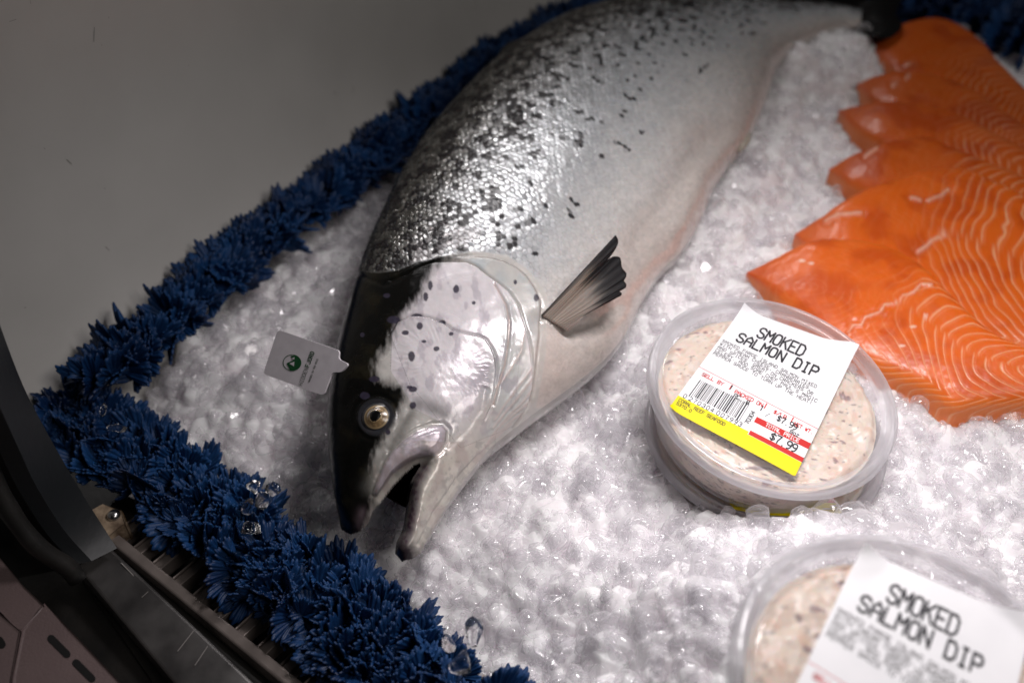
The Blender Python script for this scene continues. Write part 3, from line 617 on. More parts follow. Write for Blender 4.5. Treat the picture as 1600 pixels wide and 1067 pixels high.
# brown skin between scales on the upper flank
C = mix(C, rgb(.022, .018, .010)[None], scal_amt * edge * (0.95 * (1 - sst(0.45, 0.66, tb)) + 0.12)); met = met * (1 - scal_amt * edge * .8 * (1 - sst(.45, .66, tb)))
# black scale clusters
cl = .62 * vnoise(ci * 1.02 + 3, cj * .78 + 11) + .38 * vnoise(ci * 1.3, cj * 1.3 + 7); cl2 = fbm(ci / 9 + 1, cj / 9 + 5, 2)
den = 0.525 + 0.235 * sst(0.32, 0.70, Tf) + 0.10 * (cl2 - .5) * -1 + np.where(Tf > .68, .5, 0)
blk = sst(den, den + 0.035, cl + 0.10 * (hs3 - .5)) * scm * (1 - 0.4 * edge) * (Tf > 0.09)
# missing patches: grey bare skin on the shoulder
bare = sst(0.60, 0.63, fbm(ci / 2.0 + 31, cj / 1.6 + 77, 2)) * scm * sst(0.36, 0.42, Tf) * (1 - sst(0.55, 0.62, Tf)) * sst(13.0, 14, St.ravel()) 
bare = bare * .6; C = mix(C, rgb(.24, .22, .225)[None], bare * .9); met = met * (1 - bare)
C = mix(C, rgb(.012, .010, .012)[None], blk * .96); met = met * (1 - .9 * blk)
# fine grey peppering on the belly flank
C = C * (1 - 0.10 * scm * sst(.35, .6, Tf) * sst(.5, .62, fbm(fx / 3.2, fy / 2.6, 2)))[:, None]
# head
head = 1 - scm * 1.0; head = head * (St.ravel() > 13)
HC_ = np.tile(rgb(.55, .53, .50), (len(fx), 1)); hm = np.full(len(fx), 0.12)
silver = np.maximum(sst(-2, 4, sd_o), sst(-2, 4, sd_p)) * (1 - sst(700 + 0, 760, fy + (fx - 700) * 0.35 + 60)) 
HC_ = mix(HC_, rgb(.72, .68, .70)[None], silver); hm = np.where(silver > .5, 0.12, hm)
HC_ = mix(HC_, rgb(.50, .52, .50)[None], sst(0, 10, sd_o) * sst(0, 30, fx - 760 - (520 - fy) * .25) * .8)
mot = sst(.50, .64, fbm(fx / 14 + 3, fy / 20 + 9, 4)) * np.maximum(sst(0, 25, sd_o), sst(0, 25, sd_p))
HC_ = mix(HC_, rgb(.32, .28, .34)[None], mot * 0.4)
HC_ = mix(HC_, rgb(.30, .26, .30)[None], np.exp(-(np.hypot(fx - 752, (fy - 580) * .6) / 24) ** 2) * .6 * (0.4 + nf))
HC_ = mix(HC_, rgb(.46, .49, .50)[None], sst(-1, 5, sd_c) * (1 - sst(-2, 1, sd_o)) * (.25 + 1.0 * sst(.3, .7, n1)) * .8)
HC_ = mix(HC_, rgb(.62, .50, .46)[None], np.exp(-(seg_dist(fx, fy, [(700, 730), (735, 690), (760, 640)]) / 16) ** 2) * .35)
# lower jaw and throat
HC_ = mix(HC_, rgb(.56, .52, .45)[None], sst(0, 30, fy - 690 - (fx - 700) * -.2) * .6)
# thin membranes and seams
HC_ = mix(HC_, rgb(.42, .30, .26)[None], np.exp(-(l1 / 1.5) ** 2) * .7)
HC_ = mix(HC_, rgb(.62, .50, .46)[None], np.exp(-(ray_d / 1.8) ** 2) * .6)
HC_ = mix(HC_, rgb(.05, .04, .035)[None], np.exp(-((sd_o + .8) / 2.2) ** 2) * .8 * (1 - sst(820, 850, fx + fy * .2 - 100)))
HC_ = mix(HC_, rgb(.05, .04, .045)[None], np.exp(-((sd_p + .6) / 2.2) ** 2) * .85 * (1 - sst(560, 600, fy)))
HC_ = mix(HC_, rgb(.20, .17, .16)[None], np.exp(-((sd_c + .6) / 2.0) ** 2) * .55)
# dark crown of the head
DK = [(530, 350), (600, 375), (650, 390), (700, 396), (735, 399), (700, 410), (679, 423), (672, 440), (663, 460), (648, 478), (630, 494), (619, 512), (610, 540), (596, 553), (588, 572), (592, 590), (608, 596), (630, 600), (637, 618), (628, 640), (620, 655), (612, 668), (598, 692), (588, 706), (584, 722), (590, 745), (592, 765), (585, 785), (580, 810), (566, 845), (480, 880), (480, 400)]
d = seg_dist(fx, fy, DK, True); in_d = inside(fx, fy, DK); sdk = np.where(in_d, d, -d) + 15 * (fbm(fx / 5, fy / 12, 4) - .5)
dk = sst(-11, 12, sdk)
HC_ = mix(HC_, mix(np.tile(rgb(.004, .004, .0035), (len(fx), 1)), rgb(.014, .012, .007)[None], sst(.45, .75, n1)), dk); hm = hm * (1 - dk)
# olive grey skin between eye and maxilla
gz = np.exp(-(seg_dist(fx, fy, [(640, 650), (618, 690), (600, 722), (580, 760)]) / 13) ** 2)
HC_ = mix(HC_, rgb(.16, .155, .14)[None], gz * .75 * (0.5 + n1))
gz = np.exp(-(seg_dist(fx, fy, [(655, 632), (680, 640), (705, 650)]) / 14) ** 2); HC_ = mix(HC_, rgb(.12, .115, .11)[None], gz * .7 * (.4 + n1))
gz = np.exp(-(seg_dist(fx, fy, [(566, 800), (560, 820)]) / 9) ** 2); HC_ = mix(HC_, rgb(.09, .065, .075)[None], gz * .6)
# maxilla
mx = sst(-1, 2, sd_x); HC_ = mix(HC_, mix(np.tile(rgb(.40, .37, .37), (len(fx), 1)), rgb(.56, .50, .55)[None], sst(.45, .6, n1)), mx); hm = np.where(mx > .5, .25, hm)
HC_ = mix(HC_, rgb(.18, .16, .15)[None], mx * (1 - sst(1, 5, sd_x)) * .5)
# inner lip of the lower jaw, dark jaw tips
lip = np.exp(-(seg_dist(fx, fy, [(662, 732), (650, 758), (645, 790), (640, 825), (628, 850)]) / 10) ** 2); HC_ = mix(HC_, rgb(.09, .05, .075)[None], np.clip(lip * (.5 + .9 * nf), 0, 1))
jw = (fy > 690) * (1 - dk); HC_ = mix(HC_, rgb(.40, .33, .31)[None], jw * sst(.5, .7, fbm(fx / 16 + 5, fy / 30, 4)) * .6); HC_ = mix(HC_, rgb(.30, .29, .27)[None], jw * sst(.56, .7, fbm(fx / 9 + 50, fy / 12, 3)) * .5)
jt = 1 - sst(14, 38, np.hypot(fx - 628, fy - 872) + 10 * (nf - .5)); HC_ = mix(HC_, rgb(.030, .022, .026)[None], jt); hm *= (1 - jt)
# dark ring of the eye
rg = np.exp(-((de_ - 27) / 5.5) ** 2); HC_ = mix(HC_, rgb(.03, .03, .035)[None], (1 - sst(24, 30, de_)) * .9); HC_ = mix(HC_, rgb(.07, .07, .08)[None], np.exp(-((de_ - 28) / 1.8) ** 2) * .2)
inm = (1 - sst(.30, .62, rr_)) * near_head * sst(566, 576, fx) * (1 - sst(690, 700, fx)) * (1 - sst(820, 840, fy)); HC_ = mix(HC_, rgb(.022, .010, .011)[None], inm); hm = hm * (1 - inm)
# spots
for sx_, sy_, ra, rb in [(713, 454, 5, 6.5), (657, 513, 5.5, 6), (634, 522, 6.5, 4), (663, 536, 4.5, 2.6), (682, 547, 5, 4), (643.5, 558, 6, 8), (673, 449, 4, 8), (666, 466, 4, 7), (652, 495, 9, 4), (690, 505, 7, 4), (645, 608, 7, 5), (645, 633, 5.5, 6),
                         (838, 466, 5, 6.5), (705, 525, 4, 3), (740, 475, 3, 3), (615, 500, 11, 6), (604, 462, 6, 4), (566, 523, 4, 4), (585, 592, 9, 5), (570, 618, 8, 6), (640, 605, 5, 3), (606, 675, 4, 4), (805, 441, 3, 4)]:
    q_ = np.hypot((fx - sx_) / ra, (fy - sy_) / rb) + .35 * (nf - .5); s_ = 1 - sst(.75, 1.1, q_); HC_ = mix(HC_, rgb(.035, .03, .05)[None], s_ * .92); hm = hm * (1 - s_)
hc = sst(0.2, 0.8, 1 - scm) * (St.ravel() > 12)
C = mix(C, HC_, hc); met = met * (1 - hc) + hm * hc
pale = np.exp(-(np.hypot(fx - 850, (fy - 560) * .6) / 40) ** 2); C = mix(C, rgb(.62, .50, .45)[None], pale * .55 * (1 - hc * .5)); met *= (1 - .6 * pale)
C *= (0.92 + 0.16 * nf)[:, None]
CC = np.c_[np.clip(C, 0, 1), np.clip(met, 0, 1)]
# faces, cut out the mouth
Q = grid_faces(NS, NT); cut = near_head & (in_m & (d_m > 1.0) | (rr_ < .10))
Q = Q[~cut[Q].any(1)]
if N.reshape(-1, 3)[:, 2].mean() < 0: pass
# underside
NB = 60; thb = np.linspace(0, np.pi, NB); wb, hb = prof_wh(thb, 2.15, 1.08)
st = np.arange(0, NS, 6); st = np.r_[st[st < NS * 0.985]]
PB = SD[st][:, None, :] + (SV - SD)[st][:, None, :] * wb[None, :, None]; PB[..., 2] -= (STk[st][:, None] * hb[None, :]) * 0.8
salmon = thing('whole_salmon', 'whole silver salmon with black speckled back and open mouth lying on the ice', 'fish', at(850, 350, 0.0))
bx_, by_ = proj(PB.reshape(-1, 3)); bin_ = (inside(bx_, by_, MOUTH) | (seg_dist(bx_, by_, MOUTH, True) < 9)) & np.repeat(STATION[st] > 17.5, NB)
QB = grid_faces(len(st), NB)[:, ::-1]; QB = QB[~bin_[QB].any(1)]
fm = MB(); fm.add(P2, Q, C=CC); fm.add(PB.reshape(-1, 3), QB, C=np.tile([.4, .38, .36, .1], (PB.size // 3, 1)))
fm.build('body', m_fish, salmon)
def surf(px, py):
    k = np.argmin((PX.ravel() - px) ** 2 + (PY.ravel() - py) ** 2 + 1e4 * (N.reshape(-1, 3)[:, 2] < 0)); return P2[k], N.reshape(-1, 3)[k]
# mouth lining below the gap
lin = [(598, 768), (612, 752), (632, 736), (664, 716), (664, 735), (650, 760), (645, 785), (638, 790), (620, 782)]
mb = MB(); cc_ = np.mean(lin, 0); RR = np.linspace(0, 1, 14); bd = resample(lin + [lin[0]], 70)
V = np.array([at(*(cc_ + (b - cc_) * r_ * 1.12), 0.007 - 0.004 * (1 - r_ ** 2) + 0.0025 * vnoise(np.array([b[0] * r_ / 9]), np.array([b[1] * r_ / 9]))[0]) for r_ in RR for b in bd])
mb.add(V, grid_faces(14, 70)); mb.build('mouth_lining', m_mouth, salmon)
# eye
ep, en = surf(ex, ey); en = en / np.linalg.norm(en); vd = (cC - ep); vd /= np.linalg.norm(vd); en = en * .75 + vd * .25; en /= np.linalg.norm(en)
ea = np.cross(en, [0, 1, 0]); ea /= np.linalg.norm(ea); eb = np.cross(ea, en)
if eb[1] < 0: eb = -eb
R_e = 24.0 / FP * (ep - cC) @ cF
rs = np.linspace(0, 1, 30); an = np.linspace(0, 2 * np.pi, 64, endpoint=False)
V = []; Cc = []
for r_ in rs:
    for a_ in an:
        rr = r_ * R_e; x_, y_ = rr * math.cos(a_), rr * math.sin(a_)
        V.append(ep + ea * x_ + eb * y_ + en * (R_e * (0.46 - 0.42 * r_ ** 2)))
        pr = 0.39 + 0.07 * math.cos(a_ - 0.9) ** 3
        g_ = vnoise(np.array([a_ * 6.0]), np.array([r_ * 9]))[0]
        if r_ < pr: c = (0.004, 0.004, 0.005)
        elif r_ < pr + .045: c = (0.40, 0.30, 0.17)
        elif r_ < .72: c = tuple(np.array([.22, .145, .07]) * (0.55 + .7 * g_))
        elif r_ < .80: c = (0.30, .22, .12)
        else: c = (0.02, 0.02, 0.024)
        Cc.append((*c, 1))
mb = MB(); mb.add(V, grid_faces(30, 64, True), C=Cc); eye = mb.build('eye', m_eye, salmon)
mb = MB(); mb.add([ep + ea * (r_ * R_e * .84 * math.cos(a_)) + eb * (r_ * R_e * .84 * math.sin(a_)) + en * (R_e * (0.56 - .50 * r_ ** 2)) for r_ in rs for a_ in an], grid_faces(30, 64, True)); mb.build('cornea', m_cornea, eye)
# fins
def fin(name, root_a, root_b, outer, z_root, z_tip, colf, n1_=40, n2_=80, thick=0.0009, ray_n=13):
    """root edge a..b in photo pixels, outer edge list; heights rise from root to tip"""
    A_ = resample([root_a, root_b], n2_); B_ = resample(outer, n2_); V = []; Cc = []
    for i in range(n1_):
        f_ = i / (n1_ - 1)
        for j in range(n2_):
            t_ = j / (n2_ - 1); p = A_[j] * (1 - f_) + B_[j] * f_
            z = z_root(t_) * (1 - f_) + z_tip(t_) * f_ + 0.003 * math.sin(math.pi * f_) + 0.00028 * math.sin(t_ * ray_n * 2 * math.pi) * (0.3 + f_)
            V.append(at(p[0], p[1], z)); Cc.append((*colf(f_, t_, p), 1))
    V = np.array(V); V2 = V - np.array([0, 0, thick]); n_ = len(V); Q1 = grid_faces(n1_, n2_)
    border = [i for i in range(n2_)] + [i * n2_ + n2_ - 1 for i in range(1, n1_)] + [(n1_ - 1) * n2_ + j for j in range(n2_ - 2, -1, -1)] + [i * n2_ for i in range(n1_ - 2, 0, -1)]
    b = np.array(border); b2 = np.roll(b, -1)
    mb = MB(); mb.add(np.vstack([V, V2]), np.vstack([Q1, Q1[:, ::-1] + n_, np.stack([b, b2, b2 + n_, b + n_], 1)]), C=Cc + Cc)
    return mb.build(name, m_fin, salmon)
def pec(f_, t_, p):
    blk_ = max(1 - t_ / .085, 0) ** .5 if t_ < .085 else 0
    rayf = .5 + .5 * math.sin(t_ * 26 * math.pi); tipd = 1 / (1 + math.exp(-(f_ - .64 + .10 * rayf + .05 * math.sin(t_ * 40)) / .045)) * (1 if t_ < .93 else .4)
    base = np.array([.42, .35, .30]) * (1 - f_) + np.array([.07, .065, .06]) * f_; base = base * (0.85 + .18 * rayf)
    if t_ < .38: base = base * .75 + np.array([.09, .05, .02]) * f_
    if t_ > .70: base = base * (1 - (t_ - .7) / .3) + np.array([.52, .44, .40]) * (t_ - .7) / .3
    k = min(1, max(blk_, tipd)); return tuple(base * (1 - k) + np.array([.008, .007, .008]) * k)
z0, _ = surf(848, 488); z1, _ = surf(868, 515)
fin('pectoral_fin', (846, 492), (888, 516), [(962, 367), (966, 378), (957, 395), (947, 407), (958, 401), (969, 403), (972, 418), (979, 428), (975, 438), (979, 446), (968, 454), (972, 459), (960, 461), (948, 466), (930, 476)],
    lambda t: (z0[2] * (1 - t) + z1[2] * t) + 0.0006, lambda t: 0.077 - 0.012 * t, pec)
z0, _ = surf(800, 92); 
fin('dorsal_fin', (772, 118), (858, 60), [(776, 90), (786, 74), (797, 66), (815, 60), (826, 54), (842, 56)], lambda t: 0.045, lambda t: 0.050, lambda f, t, p: (.03, .028, .025))
z0, _ = surf(1158, 222)
fin('pelvic_fin', (1140, 222), (1150, 238), [(1150, 208), (1166, 205), (1174, 212), (1168, 226), (1158, 236)], lambda t: 0.03, lambda t: 0.034, lambda f, t, p: tuple(np.array([.5, .45, .38]) * (1 - f * .2) if t > .3 else np.array([.14, .10, .08])), 14, 40)
fin('tail_fin', (1338, 8), (1340, 47), [(1398, -18), (1412, -8), (1404, 10), (1400, 24), (1410, 40), (1396, 56), (1380, 60)], lambda t: 0.02, lambda t: 0.026, lambda f, t, p: (.006, .0055, .0055))

# ------------------------------------------------------------------ salmon portions
FIL = [
 ('back', [(1350, 66), (1384, 48), (1439, 29), (1475, 30), (1523, 56), (1557, 99), (1640, 190)], [(1350, 66), (1364, 96), (1381, 120), (1440, 160), (1500, 200), (1570, 240), (1660, 290)], .022, .008, 'rearmost orange salmon portion with its domed end against the dark blue garland'),
 ('b', [(1338, 139), (1355, 126), (1384, 114), (1430, 112), (1500, 132), (1570, 180), (1660, 250)], [(1338, 139), (1345, 158), (1380, 185), (1450, 215), (1530, 255), (1590, 300), (1680, 340)], .026, .008, 'salmon portion second from the back with a small blunt tip'),
 ('c', [(1309, 180), (1340, 166), (1390, 158), (1440, 165), (1500, 182), (1560, 215), (1680, 280)], [(1309, 180), (1325, 206), (1350, 231), (1410, 255), (1480, 275), (1560, 320), (1700, 390)], .027, .008, 'salmon portion third from the back showing a pale oval ring at its tip'),
 ('d', [(1294, 272), (1322, 246), (1378, 223), (1440, 214), (1492, 236), (1570, 268), (1700, 330)], [(1294, 272), (1305, 290), (1324, 303), (1390, 330), (1470, 360), (1560, 400), (1720, 480)], .028, .008, 'smooth orange salmon portion with a sharp tip, fourth from the back'),
 ('e', [(1240, 374), (1284, 337), (1334, 303), (1390, 282), (1470, 262), (1548, 282), (1720, 380)], [(1240, 374), (1250, 395), (1300, 440), (1380, 480), (1460, 520), (1540, 556), (1740, 610)], .029, .006, 'salmon portion with a broken white membrane along its middle, just behind the front one'),
 ('f', [(1165, 434), (1208, 404), (1262, 378), (1345, 376), (1425, 405), (1500, 478), (1558, 527), (1700, 590)], [(1165, 434), (1185, 458), (1240, 505), (1300, 556), (1392, 602), (1440, 624), (1482, 650), (1700, 640)], .031, .010, 'front salmon portion with white chevron fat lines and a zigzag membrane, beside the dip tub')]
for q_, (nm, Up, Lp, T_, zl, lab) in enumerate(FIL):
    K = 12; U_ = resample(Up, K); L_ = resample(Lp, K)
    tp = np.linspace(0, 1, K); T = 0.011 * np.clip(np.sqrt(np.clip(tp * 6, 0.02, 1)), 0.2, 1) + 0.002
    zd = zl + (T_ - zl) * np.clip(.35 + tp * 3, 0, 1) - .010; zv = np.full(K, zl - .002)
    D_, W_ = loft_world(U_, L_, zd, zv, T, 3.8, 1.0)
    n1_, n2_ = (640, 420) if nm in 'ef' else (420, 300)
    a3, b3 = spline(D_, n1_), spline(W_, n1_); Ts = spline([[t] for t in T], n1_)[:, 0]
    th2 = np.linspace(0, np.pi, n2_); ww, hh = prof_wh(th2, 3.8, 1.0)
    G = a3[:, None, :] + (b3 - a3)[:, None, :] * ww[None, :, None]; G[..., 2] += Ts[:, None] * hh[None, :]
    Nn = grid_normals(G); Nn *= np.sign(Nn[..., 2].mean())
    gx_, gy_ = proj(G.reshape(-1, 3)); bb = np.broadcast_to((th2 / np.pi)[None, :], (n1_, n2_)).ravel(); aa = np.broadcast_to(np.linspace(0, 1, n1_)[:, None], (n1_, n2_)).ravel()
    wx = G.reshape(-1, 3)[:, 0] / MM; wy = G.reshape(-1, 3)[:, 1] / MM       # millimetres on the ice
    # local frame from the tip
    tx, ty = at(*Up[0], .01)[0] / MM, at(*Up[0], .01)[1] / MM; ex_ = at(*((np.array(Up[-2]) + Lp[-2]) / 2), .01) / MM; dx, dy = ex_[0] - tx, ex_[1] - ty; L = math.hypot(dx, dy); dx /= L; dy /= L
    lx = (wx - tx) * dx + (wy - ty) * dy; ly = -(wx - tx) * dy + (wy - ty) * dx
    wob = 17 * (fbm(wx / 34 + q_ * 7, wy / 34, 3) - .5)
    tri = np.abs(((bb * 1.0 + .08) % 1) * 2 - 1)                        # 1 at the edges, 0 mid
    zig = np.where(bb > .5, np.abs(bb - .80) * 85, np.abs(bb - .22) * 60)
    phi = lx + wob + zig * 1.0 + q_ * 1.7
    per = 6.8; ph = (phi / per) % 1.0; ln = np.exp(-((ph - .5) / .075) ** 2) + .35 * np.exp(-((ph - .72) / .04) ** 2)
    belly = sst(.36, .58, aa + .25 * (bb - .5) + .06 * (fbm(wx / 30, wy / 30 + q_, 2) - .5))
    cr = np.hypot((lx - 38), (ly + 2) * 1.35) + wob * .8; ring = np.exp(-(((cr / 4.1) % 1 - .5) / .10) ** 2) * .14 * sst(.40, .55, fbm(wx / 12, wy / 12, 3))
    st_amt = ln * (belly * .8 + .06) * (.55 + .7 * fbm(wx / 8, wy / 8, 3)) + ring * (1 - belly) * sst(.02, .08, aa)
    Cf = np.tile(rgb(.74, .130, .008), (len(wx), 1)); vv_ = fbm(wx / 18 + 3 * q_, wy / 18, 4)
    Cf = mix(Cf, rgb(.54, .066, .003)[None], sst(.4, .7, vv_) * .7); Cf = mix(Cf, rgb(.86, .25, .03)[None], sst(.72, .95, bb) * .55)
    if q_ < 4: Cf = Cf * .85  # rear portions painted darker to stand in for the dimmer light there
    Cf = mix(Cf, rgb(.90, .50, .28)[None], np.clip(st_amt, 0, 1) * .80)
    memb = {'f': [[(1325, 520), (1334, 508), (1346, 508), (1352, 496), (1375, 488), (1382, 477), (1400, 474), (1412, 462), (1428, 456), (1440, 443), (1456, 444)]], 'e': [[(1436, 392), (1448, 384), (1455, 376), (1468, 370), (1486, 362)], [(1452, 312), (1470, 306), (1482, 296)], [(1425, 308), (1438, 312)], [(1290, 345), (1310, 335), (1345, 332)]], 'c': [[(1417, 130), (1421, 134)]], 'b': [[(1396, 132), (1400, 131)], [(1417, 122), (1420, 118)]], 'd': [[(1370, 232), (1352, 243)]], 'back': [[(1417, 101), (1421, 100)]]}.get(nm, [])
    dsp = np.zeros(len(wx))
    for ml in memb:
        dd = seg_dist(gx_, gy_, ml) + 2.5 * (fbm(gx_ / 5, gy_ / 5, 3) - .5); k_ = np.exp(-(np.maximum(dd, 0) / (2.0 if nm == 'f' else 3.2)) ** 2); Cf = mix(Cf, rgb(.80, .42, .30)[None], k_ * .85); dsp += .0004 * k_; dsp -= .0006 * np.exp(-((dd - 6) / 4) ** 2)
    if nm == 'f':
        for (sx_, sy_) in ((1268, 412), (1253, 408), (1446, 492), (1430, 486), (1427, 510), (1410, 540)):
            k_ = 1 - sst(.6, 1.2, np.hypot((gx_ - sx_) / 6, (gy_ - sy_) / 2.6) + .6 * (fbm(gx_ / 4, gy_ / 4, 2) - .5)); Cf = mix(Cf, rgb(.85, .55, .42)[None], k_ * .8)
    dsp += .0016 * (fbm(wx / 22 + q_, wy / 22, 3) - .5) - .00022 * np.clip(st_amt, 0, 1) + .0005 * (fbm(wx / 5, wy / 5, 3) - .5)
    dsp *= np.sin(np.pi * np.clip(aa * 12, 0, .5))
    G2 = G.reshape(-1, 3) + Nn.reshape(-1, 3) * dsp[:, None]
    t = thing('salmon_portion', lab, 'salmon fillet', tuple(at(*((np.array(Up[3]) + Lp[3]) / 2), 0.0)), 'raw salmon portions shingled on the ice')
    # skirt: sides straight down, closed below
    lo1, lo2 = G2.reshape(n1_, n2_, 3)[:, 0].copy(), G2.reshape(n1_, n2_, 3)[:, -1].copy(); lo1[:, 2] -= .012; lo2[:, 2] -= .012
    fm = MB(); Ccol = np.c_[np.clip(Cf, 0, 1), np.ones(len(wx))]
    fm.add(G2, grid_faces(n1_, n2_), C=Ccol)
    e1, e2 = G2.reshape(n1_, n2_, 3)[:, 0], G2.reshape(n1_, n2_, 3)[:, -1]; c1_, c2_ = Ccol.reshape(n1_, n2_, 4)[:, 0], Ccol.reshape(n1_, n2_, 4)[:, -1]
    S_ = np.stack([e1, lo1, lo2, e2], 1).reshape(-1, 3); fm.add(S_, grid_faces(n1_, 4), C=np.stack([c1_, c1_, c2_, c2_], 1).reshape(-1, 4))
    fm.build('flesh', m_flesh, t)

# ------------------------------------------------------------------ stroke lettering
GL = {'A': '0,0 0,4 2,6 4,4 4,0;0,2.6 4,2.6', 'B': '0,0 0,6 3,6 4,5 4,4 3,3 0,3;3,3 4,2 4,1 3,0 0,0', 'C': '4,5 3,6 1,6 0,5 0,1 1,0 3,0 4,1', 'D': '0,0 0,6 2.6,6 4,4.6 4,1.4 2.6,0 0,0', 'E': '4,6 0,6 0,0 4,0;0,3 3,3',
      'F': '4,6 0,6 0,0;0,3 3,3', 'G': '4,5 3,6 1,6 0,5 0,1 1,0 3,0 4,1 4,3 2.4,3', 'H': '0,0 0,6;4,0 4,6;0,3 4,3', 'I': '1,6 3,6;2,6 2,0;1,0 3,0', 'J': '4,6 4,1 3,0 1,0 0,1', 'K': '0,0 0,6;4,6 0,2.6;1.4,3.6 4,0', 'L': '0,6 0,0 4,0',
      'M': '0,0 0,6 2,3 4,6 4,0', 'N': '0,0 0,6 4,0 4,6', 'O': '1,0 0,1 0,5 1,6 3,6 4,5 4,1 3,0 1,0', 'P': '0,0 0,6 3,6 4,5 4,3.8 3,2.8 0,2.8', 'R': '0,0 0,6 3,6 4,5 4,4 3,3 0,3;2,3 4,0', 'S': '4,5 3,6 1,6 0,5 0,4 1,3.2 3,2.8 4,2 4,1 3,0 1,0 0,1',
      'T': '0,6 4,6;2,6 2,0', 'U': '0,6 0,1 1,0 3,0 4,1 4,6', 'V': '0,6 2,0 4,6', 'W': '0,6 1,0 2,4 3,0 4,6', 'X': '0,0 4,6;0,6 4,0', 'Y': '0,6 2,3 4,6;2,3 2,0', '0': '1,0 0,1 0,5 1,6 3,6 4,5 4,1 3,0 1,0', '1': '1,5 2,6 2,0', '2': '0,5 1,6 3,6 4,5 4,4 0,0 4,0',
      '3': '0,5 1,6 3,6 4,5 4,4 3,3.2 1.5,3.2;3,3.2 4,2.2 4,1 3,0 1,0 0,1', '4': '3,0 3,6 0,2 4,2', '7': '0,6 4,6 2,2 2,0', '8': '1,3 0,4 0,5 1,6 3,6 4,5 4,4 3,3 1,3 0,2 0,1 1,0 3,0 4,1 4,2 3,3', '9': '4,3.6 3,2.8 1,2.8 0,3.8 0,5 1,6 3,6 4,5 4,2 2.4,0 1,0',
      '5': '4,6 0,6 0,3.5 3,3.5 4,2.6 4,1 3,0 0,0', '$': '4,4.8 3,5.4 1,5.4 0,4.6 1,3.4 3,2.8 4,1.8 3,.8 1,.8 0,1.4;2,6.4 2,-.2', '.': '1.7,0 2.1,0', ',': '2,.6 1.4,-.8', "'": '2,6 2,4.6', '!': '2,6 2,2;2,.4 2,0', '/': '0,0 4,6', 'o': '1,0 0,1 0,3 1,4 3,4 4,3 4,1 3,0 1,0', 'z': '0,4 4,4 0,0 4,0', '-': '1,3 3,3', ' ': ''}
def write(mb, text, pos, dirx, diry, hgt, width, stroke, place, gap=1.35):
    """text along dirx from pos in label units; width of a glyph cell; place(u,v)->3D point"""
    for k, ch in enumerate(text):
        for st_ in [s for s in GL.get(ch, '').split(';') if s]:
            pts = [tuple(float(v) for v in p.split(',')) for p in st_.split(' ')]
            pp = np.array([[k * width * gap + x / 4 * width, y / 6 * hgt] for x, y in pts])
            if len(pp) > 2 and ch in 'OCSGUJ0398o5':   # round the corners a little
                q2 = [pp[0]]
                closed = np.allclose(pp[0], pp[-1])
                for a_, b in zip(pp[:-1], pp[1:]): q2 += [a_ * .72 + b * .28, a_ * .28 + b * .72]
                q2.append(pp[-1]); pp = np.array(q2[1:-1] + [q2[1]]) if closed else np.array(q2)
            for a_, b in zip(pp[:-1], pp[1:]):
                d_ = b - a_; L_ = np.hypot(*d_)
                if L_ < 1e-9: continue
                d_ = d_ / L_; n_ = np.array([-d_[1], d_[0]]) * stroke / 2; a2, b2 = a_ - d_ * stroke * .35, b + d_ * stroke * .35
                loc = [a2 - n_, b2 - n_, b2 + n_, a2 + n_]
                mb.add([place(*(np.array(pos) + np.array(dirx) * x + np.array(diry) * y)) for x, y in loc], [[0, 1, 2, 3]])
                write.k = (write.k + 1) % 5
write.k = 0

